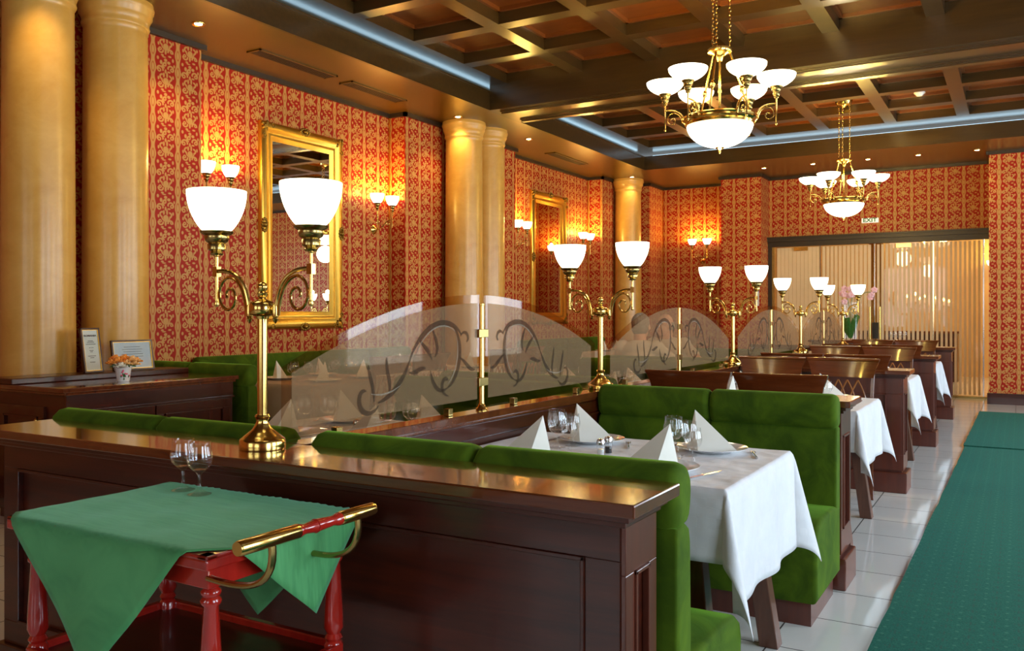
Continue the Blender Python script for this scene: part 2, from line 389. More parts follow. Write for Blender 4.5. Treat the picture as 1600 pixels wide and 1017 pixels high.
# ================================================================ THE ROOM
ZT = 3.62
struct('floor', MB().box(-7, 3.4, -4.2, 21, -0.1, 0), 'tile', smooth=False)
for a in ((-7, -6.10, -4.0, 5.10, 0, ZT), (-7, -6.33, 5.10, 7.98, 0, ZT), (-7, -6.10, 7.98, 10.5, 0, ZT), (-7, -6.33, 10.5, 13.36, 0, ZT), (-7, -6.06, 13.36, 14.47, 0, ZT), (-7, -5.65, 14.47, 15.4, 0, ZT)):
    struct('wall_left', MB().box(*a), 'paper', smooth=False)
for a in ((-5.65, -4.35, 15.13, 15.4, 0, ZT), (-4.35, -3.68, 14.43, 15.4, 0, ZT), (-3.68, -0.37, 14.95, 15.15, 2.54, ZT), (-0.37, 3.4, 14.12, 15.4, 0, ZT)):
    struct('wall_back', MB().box(*a), 'paper', smooth=False)
# right wall with its windows, wall behind the viewer with two more
mb = MB(); ys = [-4.0] + [v for y in WIN_Y for v in (y - 0.8, y + 0.8)] + [14.12]
for i in range(0, len(ys), 2): mb.box(3.2, 3.45, ys[i], ys[i + 1], 0, ZT)
for y in WIN_Y: mb.box(3.2, 3.45, y - 0.8, y + 0.8, 0, 0.6); mb.box(3.2, 3.45, y - 0.8, y + 0.8, 2.9, ZT)
struct('wall_right', mb, 'paper', smooth=False, weld=False)
mb = MB(); mb.box(-7, -4.3, -4.25, -4.0, 0, ZT); mb.box(-2.1, -0.9, -4.25, -4.0, 0, ZT); mb.box(1.3, 3.4, -4.25, -4.0, 0, ZT)
for x0, x1 in ((-4.3, -2.1), (-0.9, 1.3)): mb.box(x0, x1, -4.25, -4.0, 0, 0.8); mb.box(x0, x1, -4.25, -4.0, 3.0, ZT)
struct('wall_front', mb, 'paper', smooth=False, weld=False)
n = 0
for y in WIN_Y:
    n += 1; mb = MB()
    for a, b_, c, d in ((y - 0.8, y - 0.74, 0.6, 2.9), (y + 0.74, y + 0.8, 0.6, 2.9), (y - 0.8, y + 0.8, 0.6, 0.66), (y - 0.8, y + 0.8, 2.84, 2.9), (y - 0.025, y + 0.025, 0.6, 2.9), (y - 0.8, y + 0.8, 2.2, 2.25)):
        mb.box(3.28, 3.36, a, b_, c, d)
    w = struct('window_%d' % n, mb, 'wood_z', smooth=False)
    p = MB().box(3.315, 3.323, y - 0.74, y + 0.74, 0.66, 2.84).build('window_pane', 'clear_pane', w, smooth=False)
for x in (-3.2, 0.2):
    n += 1; mb = MB()
    for a, b_, c, d in ((x - 1.1, x - 1.04, 0.8, 3.0), (x + 1.04, x + 1.1, 0.8, 3.0), (x - 1.1, x + 1.1, 0.8, 0.86), (x - 1.1, x + 1.1, 2.94, 3.0), (x - 0.025, x + 0.025, 0.8, 3.0)):
        mb.box(a, b_, -4.17, -4.09, c, d)
    w = struct('window_%d' % n, mb, 'wood_z', smooth=False)
    MB().box(x - 1.04, x + 1.04, -4.135, -4.127, 0.86, 2.94).build('window_pane', 'clear_pane', w, smooth=False)
# ceiling: soffit ring, fascia, coffer grid, cross beam
GX0, GX1, GY0, GYM0, GYM1, GY1 = -5.2, 2.6, -2.0, 8.38, 9.08, 13.1
ZS, ZF, ZB, ZC = 3.60, 3.80, 3.88, 4.02
struct('ceiling', MB().box(-7, 3.45, -4.25, 15.4, ZC, ZC + 0.1), 'panel_ceil', smooth=False)
mb = MB(); mb.box(-6.9, GX0 - 0.03, -4.2, 15.4, ZS, ZS + 0.03); mb.box(GX0 - 0.03, GX1, GY1 + 0.03, 15.4, ZS, ZS + 0.03)
mb.box(GX1, 3.45, -4.2, 15.4, ZS, ZS + 0.03); mb.box(GX0 - 0.03, GX1, -4.2, GY0, ZS, ZS + 0.03)
struct('trim_1', mb, 'soffit', smooth=False, weld=False)
mb = MB()      # fascia boards round the recess
mb.box(GX0 - 0.03, GX0, GY0, GY1 + 0.03, ZS, ZF); mb.box(GX0, GX1, GY1, GY1 + 0.03, ZS, ZF); mb.box(GX1, GX1 + 0.03, GY0, GY1, ZS, ZF); mb.box(GX0, GX1, GY0 - 0.03, GY0, ZS, ZF)
mb.box(GX0 - 0.05, GX0 + 0.012, GY0, GY1 + 0.05, ZF, ZF + 0.015); mb.box(GX0, GX1, GY1 - 0.012, GY1 + 0.05, ZF, ZF + 0.015)
struct('trim_2', mb, 'wood_ceil', smooth=False, weld=False)
mb = MB()      # perimeter band and coffer beams
mb.box(-6.9, -4.98, -2.4, 13.8, ZB, ZC); mb.box(-4.98, 3.2, 12.72, 13.8, ZB, ZC); mb.box(2.36, 3.2, -2.4, 12.72, ZB, ZC); mb.box(-4.98, 2.36, -2.4, -1.8, ZB, ZC)
bx = [-0.63 - 0.87*k for k in range(-3, 5)]
P_ = 0.865
y1 = [8.38 - P_*k for k in range(1, 12)]; y2 = [12.72 - P_*k for k in range(1, 5)]
for x in bx: mb.box(x - 0.075, x + 0.075, -1.8, 12.72, ZB, ZC)
for y in y1: mb.box(-4.98, 2.36, y, y + 0.15, ZB + 0.001, ZC)
for y in y2: mb.box(-4.98, 2.36, y, y + 0.15, ZB + 0.001, ZC)
struct('trim_3', mb, 'wood_ceil', smooth=False, weld=False)
mb = MB()      # small quarter bead inside each coffer
xs = sorted([-4.98] + [v for x in bx for v in (x - 0.075, x + 0.075)] + [2.36])
def bead(x0, x1, y0, y1):
    if x1 - x0 < 0.3 or y1 - y0 < 0.3: return
    h = 0.03
    for a in ((x0, x1, y0, y0 + h), (x0, x1, y1 - h, y1), (x0, x0 + h, y0, y1), (x1 - h, x1, y0, y1)): mb.box(*a, ZC - 0.035, ZC)
yy = sorted(y1 + y2)
cells = [(-1.8 if False else yy[i] + 0.15, yy[i + 1]) for i in range(len(yy) - 1)]
cells = [(a, b_) for a, b_ in cells if not (a < 8.9 < b_ + 0.8 and b_ > 8.38)] + [(y1[0] + 0.15, 8.38), (y2[0] + 0.15, 12.72)]
for i in range(0, len(xs) - 1, 2):
    for a, b_ in cells: bead(xs[i], xs[i + 1], a, b_)
struct('trim_4', mb, 'panel_ceil', smooth=False, weld=False)
mb = MB(); mb.box(GX0, GX1, GYM0, GYM1, ZS, ZC); 
for y in (8.44, 8.90):
    for dx, w, h in ((0, 0.13, 0.02), (0.03, 0.07, 0.035)): mb.box(GX0 + 0.10, GX1, y + dx, y + dx + w, ZS - h, ZS)
struct('trim_5', mb, 'wood_ceil', smooth=False, weld=False)
mb = MB()      # cool tube laid on the ledge behind the fascia
for a in ((GX0 - 0.13, GX0 - 0.10, 2.0, GY1 - 0.05), ): mb.box(*a, ZF + 0.015, ZF + 0.045)
mb.box(GX0 + 0.1, 2.3, GY1 + 0.10, GY1 + 0.13, ZF + 0.015, ZF + 0.04)
cv = mb.build('cove_light_tube', 'cove', smooth=False, weld=False); tag(cv, 'cool white light tube hidden on the ledge round the coffered ceiling', 'light')
mb = MB(); mb.box(-6.9, GX0 - 0.03, 2.0, 13.8, ZF - 0.06, ZF - 0.03); mb.box(GX0 - 0.03, 2.6, GY1 + 0.03, 13.8, ZF - 0.06, ZF - 0.03)
struct('trim_6', mb, 'white_paint', smooth=False, weld=False)
# crown bead along the tops of the walls, following every jog
poly = [(-6.10, -3.9), (-6.10, 5.10), (-6.33, 5.10), (-6.33, 7.98), (-6.10, 7.98), (-6.10, 10.5), (-6.33, 10.5), (-6.33, 13.36), (-6.06, 13.36), (-6.06, 14.47), (-5.65, 14.47),
        (-5.65, 15.13), (-4.35, 15.13), (-4.35, 14.43), (-3.68, 14.43), (-3.68, 14.95), (-0.37, 14.95), (-0.37, 14.12), (3.2, 14.12)]
mb = MB(); bb = MB()
for (x0, y0), (x1, y1_) in zip(poly, poly[1:]):
    for bld, w, za, zb_ in ((mb, 0.035, ZS - 0.045, ZS), (bb, 0.022, 0, 0.155)):
        if bld is bb and y0 == 14.95 == y1_: continue
        if x0 == x1 and y1_ > y0: bld.box(x0 - 0.005, x0 + w, y0 - w*(1 if y0 > 7 else 0), y1_, za, zb_)
        elif x0 == x1: bld.box(x0 - w, x0 + 0.005, y1_ - w, y0, za, zb_)
        elif x1 < x0: bld.box(x1, x0 + w, y0, y0 + w, za, zb_)
        else: bld.box(x0, x1 + w*(y0 < 14), y0 - w, y0 + 0.005, za, zb_)
struct('trim_7', mb, 'crown', smooth=False, weld=False)
struct('baseboard_left', bb, 'wood_x', smooth=False, weld=False)
# thin gilt corner beads of the recesses
mb = MB()
for x, y in ((-6.325, 7.972), (-6.325, 13.352), (-5.645, 15.122)): mb.box(x, x + 0.012, y - 0.012, y, 0.2, ZS)
struct('trim_8', mb, 'gilt', smooth=False, weld=False)
# the glazed, striped sliding wall at the far end
mb = MB(); mb.box(-3.74, -0.37, 14.84, 15.0, 2.50, 2.565); mb.box(-3.70, -0.37, 14.88, 15.0, 2.42, 2.50); mb.box(-3.74, -0.37, 14.82, 14.86, 2.555, 2.58)
struct('trim_9', mb, 'crown', smooth=False, weld=False)
mb = MB().box(-3.68, -0.37, 14.9, 15.0, 0, 0.03); struct('trim_10', mb, 'brass_dark', smooth=False)
MB().box(-3.615, -3.575, 14.92, 14.95, 0.03, 2.42).build('trim_12', 'brass_dark', smooth=False)['kind'] = 'structure'
edges = [-3.56, -2.825, -1.987, -1.135, -0.45]
for i in range(4):
    x0, x1 = edges[i] + 0.008, edges[i + 1] - 0.008
    d = struct('door_%d' % (i + 1), MB().box(x0, x1, 14.945, 14.955, 0.03, 2.42), 'clear_pane', smooth=False)
    mb = MB(); wd = (0.058, 0.045, 0.038, 0.034)[i]; k = 0; x = x0 + 0.015
    while x + wd < x1: mb.box(x, x + wd, 14.938, 14.943, 0.05, 2.40); x += 0.064
    mb.build('stripe_film', 'stripe', d, smooth=False, weld=False)
    MB().box(x1 - 0.012, x1 + 0.004, 14.93, 14.97, 0.03, 2.42).build('edge_bead', 'steel', d, smooth=False)
    if i in (0, 2): MB().box(x0 + 0.3, x0 + 0.52, 14.90, 14.935, 2.34, 2.40).build('hinge_plate', 'brass', d, smooth=False)
struct('door_5', MB().box(-3.68, -3.62, 14.9, 14.98, 0.03, 2.42), 'crown', smooth=False)
# the room beyond the glass
mb = MB(); mb.box(-7, 3.4, 20.0, 20.2, 0, 3.6); mb.box(-5.2, -5.0, 15.4, 20, 0, 3.6); mb.box(1.4, 1.6, 15.4, 20, 0, 3.6); struct('wall_beyond', mb, 'warm_wall', smooth=False, weld=False)
struct('trim_11', MB().box(-7, 3.4, 15.15, 20.2, 3.4, 3.6), 'warm_wall', smooth=False)
w = struct('window_8', MB().box(0.05, 1.3, 19.93, 20.0, 0.9, 2.6), 'white_paint', smooth=False)
pm = emissive('daylit_far_window', (0.85, 0.93, 1.0), 1.6); MB().box(0.12, 0.62, 19.91, 19.93, 0.97, 2.53).build('window_pane', pm, w, smooth=False); MB().box(0.68, 1.23, 19.91, 19.93, 0.97, 2.53).build('window_pane', pm, w, smooth=False)
point_light((-2.0, 17.6, 2.9), 95, (1.0, 0.74, 0.40), 0.15); point_light((-0.2, 17.2, 2.6), 60, (1.0, 0.78, 0.48), 0.15)
t = thing('brown_post', 'brown square post standing in the room behind the striped glass', 'post', (-2.3, 17.5, 0)); MB().box(-0.12, 0.12, -0.12, 0.12, 0, 3.4).build('shaft', 'gilt_dark', t, smooth=False); MB().box(-0.15, 0.15, -0.15, 0.15, 0, 0.2).build('foot', 'wood_z', t, smooth=False)
t = thing('sideboard', 'low dark cabinet behind the striped glass wall', 'cabinet', (-1.9, 18.6, 0)); MB().box(-1.5, 0.9, -0.3, 0.3, 0, 0.92).build('body', 'wood_x', t, smooth=False); MB().box(-1.55, 0.95, -0.34, 0.34, 0.92, 0.96).build('top', 'wood_top', t, smooth=False)

# ---------------------------------------------------------------- columns
colprof = [(0.244, 0.0), (0.244, 0.10), (0.240, 0.13), (0.235, 0.16), (0.232, 1.2), (0.222, 3.36), (0.222, 3.395), (0.232, 3.405), (0.238, 3.42), (0.232, 3.435), (0.236, 3.46), (0.248, 3.49), (0.256, 3.50), (0.256, 3.53), (0.266, 3.545), (0.27, 3.565), (0.262, 3.585), (0.262, 3.60)]
for (y, lab) in ((3.50, 'ochre round column at the left edge, in front of its pair'), (4.09, 'ochre round column behind the framed certificates on the cabinet'), (8.80, 'ochre round column in the middle of the left wall, nearer of that pair'), (9.32, 'ochre round column in the middle of the left wall, farther of that pair'), (13.93, 'single ochre round column in the far left corner of the room')):
    o = MB().lathe(colprof, (0, 0, 0), 48).build('round_column', 'column', loc=(-5.83, y, 0), ang=50); o['kind'] = 'structure'
    o['label'] = lab; o['category'] = 'column'; del o['kind']
    o['group'] = 'ochre columns along the left wall'

# ---------------------------------------------------------------- ceiling fittings
def spot(loc, label, power=20, tilt=(0, 0, 0)):
    t = thing('recessed_spotlight', label, 'ceiling light', loc, 0, 'recessed spotlights')
    MB().lathe([(0.032, 0.0), (0.036, -0.006), (0.052, -0.010), (0.056, -0.004), (0.056, 0.0)], seg=24).build('ring', 'brass', t)
    MB().lathe([(1e-4, -0.006), (0.030, -0.006), (0.030, 0)], seg=20).build('bulb', 'bulb', t)
    if power: spot_light((loc[0], loc[1], loc[2] - 0.03), power, rot=tilt)
PH = ['above the near columns, upper left', 'above the middle pair of columns', 'between the middle columns and the far mirror', 'above the far left column']
for (x, y), p in zip(((-5.665, 4.71), (-5.69, 8.46), (-5.60, 10.0), (-5.63, 13.62)), PH): spot((x, y, ZS), 'small round brass spotlight in the soffit ' + p, 30 if y < 9 else 18)
spot((-5.35, 3.25, ZS), 'small round brass spotlight in the soffit right over the nearest column', 30)
for i, x in enumerate((-3.49, -2.74, -1.95, -1.265, -0.51)): spot((x, 13.87, ZS), '%s small spotlight of five in the soffit before the glass wall' % ('leftmost', 'second from left', 'middle', 'second from right', 'rightmost')[i], 6)
for i, (y0, y1_) in enumerate(((5.42, 6.42), (6.63, 7.53), (11.0, 12.1))):
    t = thing('air_vent', ('long brown slot vent in the soffit over the near mirror, nearer of two', 'long brown slot vent in the soffit over the near mirror, farther of two', 'brown slot vent in the soffit over the far mirror')[i], 'vent', (-5.81, (y0 + y1_)/2, ZS))
    L = (y1_ - y0)/2; mb = MB(); w_ = 0.085
    for a in ((-w_, -w_ + 0.018, -L, L), (w_ - 0.018, w_, -L, L), (-w_, w_, -L, -L + 0.018), (-w_, w_, L - 0.018, L)): mb.box(*a, -0.012, 0)
    mb.build('frame', 'soffit', t, smooth=False, weld=False)
    mb = MB()
    for k in range(6): mb.box(-w_ + 0.02 + k*0.0235, -w_ + 0.032 + k*0.0235, -L + 0.018, L - 0.018, -0.010, -0.002)
    mb.build('louvre', 'crown', t, smooth=False, weld=False)
sd = [(1e-4, -0.045), (0.03, -0.045), (0.045, -0.03), (0.055, -0.012), (0.06, 0)]
for i, (x, y) in enumerate(((-1.06, 11.78), (-4.45, 11.25))):
    t = thing('smoke_detector', ('white smoke detector in a coffer right of the far chandelier', 'pale smoke detector in a coffer over the far left corner')[i], 'smoke detector', (x, y, ZC))
    MB().lathe(sd, seg=24).build('housing', 'china', t); MB().lathe([(0.066, -0.012), (0.066, 0)], seg=24).build('base', 'china', t)

# ================================================================ LAMPS
def ogee(r0, r1, h, n=10, z0=0):
    # opal shade: narrow foot, full shoulder, open top, with an inner wall
    out = []
    for i in range(n + 1):
        t = i/n; out.append((r0 + (r1 - r0)*math.sin(t*PI/2)**0.85, z0 + h*t**1.15))
    inn = [(max(0.002, r - 0.004), z + (0.004 if z < z0 + h*0.1 else 0)) for r, z in out[::-1]]
    return [(1e-4, z0)] + out + inn + [(1e-4, z0 + 0.005)]
CUP = [(0.0001, 0.0), (0.013, 0.0), (0.016, 0.006), (0.013, 0.012), (0.021, 0.018), (0.022, 0.034), (0.019, 0.038), (0.026, 0.044), (0.030, 0.056), (0.029, 0.062), (0.038, 0.070), (0.040, 0.076), (0.0001, 0.076)]
def arm_paths(x0, z0, x1, z1, s=1):
    """outer arm from the hub to the candle stem and the inner scroll, drawn in the x-z plane"""
    dx, dz = x1 - x0, z1 - z0
    outer = bez((x0, 0, z0), (x0 + dx*0.05, 0, z0 + dz*0.75), (x0 + dx*0.38, 0, z1 + dz*0.05), (x1, 0, z1), 14)
    c = Vector((x0 + dx*0.66, 0, z0 + dz*0.42)); sc = []
    a0 = PI*1.0
    start = bez((x0 + dx*0.09, 0, z0 - dz*0.02), (x0 + dx*0.14, 0, z0 + dz*0.6), (x0 + dx*0.36, 0, z0 + dz*0.82), (x0 + dx*0.62, 0, z0 + dz*0.86), 10)
    R0 = dz*0.44
    for k in range(1, 25):
        t = k/24; a = PI/2 - t*PI*2.6; r = R0*(1 - 0.80*t)
        sc.append(Vector((x0 + dx*0.62 + r*math.cos(a)*0.8*(1 if dx > 0 else -1)*abs(dx)/max(abs(dx), 1e-6), 0, z0 + dz*0.42 + r*math.sin(a))))
    return outer, start + sc
def counter_lamp():
    t = thing('table_lamp', 'lamp', 'lamp', group='two-armed brass lamps along the divider')
    MB().lathe([(1e-4, 0), (0.066, 0), (0.067, 0.004), (0.067, 0.026), (0.063, 0.032), (0.060, 0.033), (0.050, 0.042), (0.040, 0.050), (0.030, 0.058), (0.022, 0.070), (0.017, 0.082), (0.019, 0.090), (0.022, 0.096), (0.019, 0.102), (1e-4, 0.102)], seg=40).build('base', 'brass', t, ang=50)
    MB().lathe([(0.0145, 0.095), (0.0145, 0.392)], seg=24).build('pole', 'brass', t)
    MB().lathe([(1e-4, 0.380), (0.018, 0.382), (0.020, 0.390), (0.034, 0.394), (0.0385, 0.399), (0.0385, 0.425), (0.034, 0.431), (0.022, 0.436), (0.012, 0.440), (0.010, 0.446), (0.014, 0.450), (0.016, 0.458), (0.011, 0.464), (0.012, 0.466), (0.016, 0.474), (0.014, 0.484), (0.006, 0.490), (1e-4, 0.491)], seg=28).build('hub', 'brass', t, ang=50)
    for s in (1, -1):
        o, sc = arm_paths(0.050*s, 0.395, 0.182*s, 0.526)
        mb = MB().tube(o, 0.0065, 10); mb.tube(sc, [0.0048]*(len(sc) - 6) + [0.0044, 0.0042, 0.004, 0.004, 0.0045, 0.005], 8)
        mb.tube([(0.03*s, 0, 0.412), (0.052*s, 0, 0.412)], 0.006, 8)
        mb.lathe([(1e-4, -0.022), (0.007, -0.014), (0.009, -0.008), (0.007, -0.003), (0.010, 0.0), (0.011, 0.012), (0.010, 0.030), (0.006, 0.034)], (0.050*s, 0, 0.390), 12)
        mb.box(0.182*s - 0.009, 0.182*s + 0.009, -0.009, 0.009, 0.510, 0.540)
        mb.lathe([(0.0045, 0), (0.0045, 0.028)], (0.182*s, 0, 0.512), 8)
        a = mb.build('arm', 'brass', t)
        MB().lathe([(1e-4, 0.418), (0.006, 0.420), (0.008, 0.427), (0.006, 0.434), (0.0055, 0.440), (0.0055, 0.570), (0.008, 0.573), (0.0075, 0.580), (1e-4, 0.580)], (0.182*s, 0, 0), 14).build('candle_stem', 'brass', t)
        MB().lathe([(r*1.25, 0.575 + z*0.95) for r, z in CUP], (0.182*s, 0, 0), 28).build('socket_cup', 'brass_dark', t, ang=50)
        MB().lathe(ogee(0.036, 0.088, 0.125, z0=0.645), (0.182*s, 0, 0), 36).build('lamp_shade', 'shade', t, ang=60)
    return t
lampP = Proto(counter_lamp)
LAMPS = [(1.826, 'two-armed brass lamp with lit shades on the front counter, nearest of all'), (4.21, 'second nearest two-armed brass lamp, behind the green bench on the divider'), (6.68, 'two-armed brass lamp third from the viewer along the glass divider'),
         (9.10, 'two-armed brass lamp fourth along the divider, second from its far end'), (11.55, 'farthest two-armed brass lamp on the divider, beside the orchids')]
for y, lab in LAMPS:
    lampP((-1.92, y, 0.876), 0.06 if y < 2 else 0, lab, 'two-armed brass lamps along the divider')
    for s in (1, -1): point_light((-1.92 + 0.182*s, y, 0.876 + 0.80), 9.0, r=0.035)
def sconce():
    t = thing('wall_sconce', 'lamp', 'wall lamp')      # local: wall plane x=0, projecting to +x, z=0 at the plate
    MB().lathe([(1e-4, 0), (0.052, 0), (0.054, 0.006), (0.046, 0.014), (0.030, 0.026), (0.018, 0.034), (0.012, 0.045), (1e-4, 0.05)], seg=28, axis='x').build('wall_plate', 'brass', t, ang=50)
    for s in (1, -1):
        mb = MB().tube(bez((0.03, 0, 0), (0.10, 0.02*s, -0.03), (0.12, 0.05*s, 0.13), (0.16, 0.135*s, 0.11), 14), 0.006, 8)
        c = []
        for k in range(20):
            q = k/19; a = PI*0.5 + q*PI*2.3; r = 0.035*(1 - 0.75*q); c.append((0.13, (0.095 + r*math.cos(a))*s, 0.07 + r*math.sin(a)))
        mb.tube(c, 0.0035, 6)
        mb.tube([(0.16, 0.135*s, 0.03), (0.16, 0.135*s, 0.235)], 0.0055, 8); mb.ball((0.16, 0.135*s, 0.03), 0.008)
        mb.build('arm', 'brass', t)
        MB().lathe([(r, 0.20 + z) for r, z in CUP], (0.16, 0.135*s, 0), 20).build('socket_cup', 'brass_dark', t, ang=50)
        MB().lathe(ogee(0.034, 0.078, 0.105, z0=0.275), (0.16, 0.135*s, 0), 30).build('lamp_shade', 'shade', t, ang=60)
    return t
scP = Proto(sconce)
for loc, rz, lab in (((-6.33, 5.35, 2.24), 0, 'two-shade brass sconce left of the near gilt mirror'), ((-6.33, 7.70, 2.24), 0, 'two-shade brass sconce right of the near gilt mirror'),
                     ((-6.33, 10.83, 2.24), 0, 'two-shade brass sconce left of the far gilt mirror'), ((-6.33, 12.98, 2.24), 0, 'two-shade brass sconce right of the far gilt mirror'),
                     ((-4.90, 15.13, 2.24), -PI/2, 'two-shade brass sconce on the far back wall, left corner')):
    scP(loc, rz, lab, 'brass wall sconces')
    for s in (1, -1):
        v = Matrix.Rotation(rz, 3, 'Z') @ Vector((0.16, 0.135*s, 0.40)); point_light(Vector(loc) + v, 11, r=0.03)
for loc, rz, lab in (((3.2, 4.65, 2.24), PI, 'two-shade brass sconce on the window wall, nearer of two'), ((3.2, 7.35, 2.24), PI, 'two-shade brass sconce on the window wall, farther of two')):
    scP(loc, rz, lab, 'brass wall sconces')
    for s in (1, -1):
        v = Matrix.Rotation(rz, 3, 'Z') @ Vector((0.16, 0.135*s, 0.40)); point_light(Vector(loc) + v, 11, r=0.03)
scP((-0.35, 19.99, 1.98), -PI/2, 'two-shade brass sconce in the room behind the striped glass', 'brass wall sconces'); point_light((-0.35, 19.7, 2.5), 14)
def link(c, tdir, rot):
    pts = []
    for k in range(12):
        a = 2*PI*k/12; x = 0.008*math.cos(a); z = 0.017*math.sin(a)
        pts.append((c[0] + x*math.cos(rot), c[1] + x*math.sin(rot), c[2] + z))
    return pts
def chandelier():
    t = thing('chandelier', 'lamp', 'chandelier')       # local z = 0 at the lowest tip
    ZR = 0.235
    MB().lathe([(1e-4, 0.045)] + [(0.245*math.sin(a), 0.045 + 0.175*(1 - math.cos(a))) for a in [PI/2*i/12 for i in range(1, 13)]] + [(0.235, 0.225), (1e-4, 0.225)], seg=48).build('bowl_shade', 'bowl', t, ang=60)
    MB().lathe([(1e-4, 0), (0.006, 0.004), (0.009, 0.014), (0.005, 0.022), (0.012, 0.028), (0.030, 0.040), (0.034, 0.050), (1e-4, 0.052)], seg=20).build('finial', 'brass', t)
    MB().lathe([(0.235, 0.205), (0.252, 0.207), (0.258, 0.220), (0.252, 0.226), (0.262, 0.236), (0.272, 0.244), (0.268, 0.256), (0.276, 0.268), (0.270, 0.276), (0.235, 0.276), (0.225, 0.25), (0.235, 0.205)], seg=60, closed=False).build('rim', 'brass', t, ang=40)
    MB().lathe([(0.009, 0.24), (0.009, 0.45), (0.014, 0.455), (0.014, 0.475), (0.009, 0.48), (0.009, 0.70)], seg=14).build('centre_rod', 'brass', t)
    MB().lathe([(1e-4, 0.685), (0.018, 0.69), (0.022, 0.70), (0.028, 0.72), (0.05, 0.745), (0.088, 0.755), (0.092, 0.765), (0.092, 0.780), (0.085, 0.785), (1e-4, 0.785)], seg=32).build('crown', 'brass', t, ang=45)
    for k in range(3):
        a = 2*PI*k/3 + 0.5
        c, s = math.cos(a), math.sin(a)
        mb = MB().tube([(0.075*c, 0.075*s, 0.765), (0.235*c, 0.235*s, 0.262)], 0.008, 10); m_ = Vector((0.165*c, 0.165*s, 0.482)); mb.ball(m_, 0.018, rz=0.03)
        mb.build('stay_rod', 'brass', t)
        mb = MB(); z = 0.80; q = 0
        while z < 1.48: mb.tube(link((0.075*c, 0.075*s, z), 0, q), 0.0028, 5, closed=True); z += 0.0275; q += PI/2
        mb.build('chain', 'brass', t, ang=60)
    MB().lathe([(1e-4, 1.44), (0.02, 1.445), (0.035, 1.46), (0.085, 1.475), (0.10, 1.50), (0.11, 1.53)], seg=32).build('canopy', 'brass', t)
    for k in range(6):
        a = 2*PI*k/6 + 0.24; R = Matrix.Rotation(a, 3, 'Z')
        o, sc = arm_paths(0.262, 0.245, 0.405, 0.345)
        mb = MB(); mb.tube([R @ p for p in o], 0.0075, 8); 
        cs = []
        for j in range(26):
            q = j/25; r = 0.036*(1 - 0.72*q); b_ = PI*0.9 - q*PI*2.4; cs.append(R @ Vector((0.350 + r*math.cos(b_)*1.0, 0, 0.245 + r*math.sin(b_) + 0.0)))
        st = [R @ p for p in bez((0.275, 0, 0.245), (0.278, 0, 0.33), (0.385, 0, 0.36), (0.388, 0, 0.27), 12)]
        cs2 = []
        for j in range(20):
            q = j/19; r = 0.036*(1 - 0.72*q); b_ = -q*PI*1.9; cs2.append(R @ Vector((0.352 + r*math.cos(b_), 0, 0.268 + r*math.sin(b_))))
        mb.tube(st + cs2[1:], 0.0050, 6)
        mb.lathe([(1e-4, 0.185), (0.006, 0.190), (0.010, 0.200), (0.006, 0.212), (0.006, 0.40), (0.010, 0.404), (1e-4, 0.41)], tuple(R @ Vector((0.405, 0, 0))), 10)
        mb.build('arm', 'brass', t, ang=60)
        MB().lathe([(r*1.15, 0.385 + z*1.15) for r, z in CUP], tuple(R @ Vector((0.405, 0, 0))), 22).build('socket_cup', 'brass_dark', t, ang=50)
        MB().lathe(ogee(0.042, 0.140, 0.088, z0=0.472), tuple(R @ Vector((0.405, 0, 0))), 36).build('lamp_shade', 'shade', t, ang=60)
    return t
chP = Proto(chandelier)
for y, lab, pw in ((6.37, 'large near brass chandelier with six uplight shades and a glass bowl', 15), (11.68, 'farther brass chandelier hanging before the striped glass wall', 15)):
    chP((-1.93, y, 2.475), 0.0, lab, 'brass chandeliers')
    for k in range(6):
        a = 2*PI*k/6 + 0.24; point_light((-1.93 + 0.405*math.cos(a), y + 0.405*math.sin(a), 2.475 + 0.61), pw, r=0.04)
    point_light((-1.93, y, 2.475 - 0.12), 22, (1.0, 0.80, 0.50), 0.15)

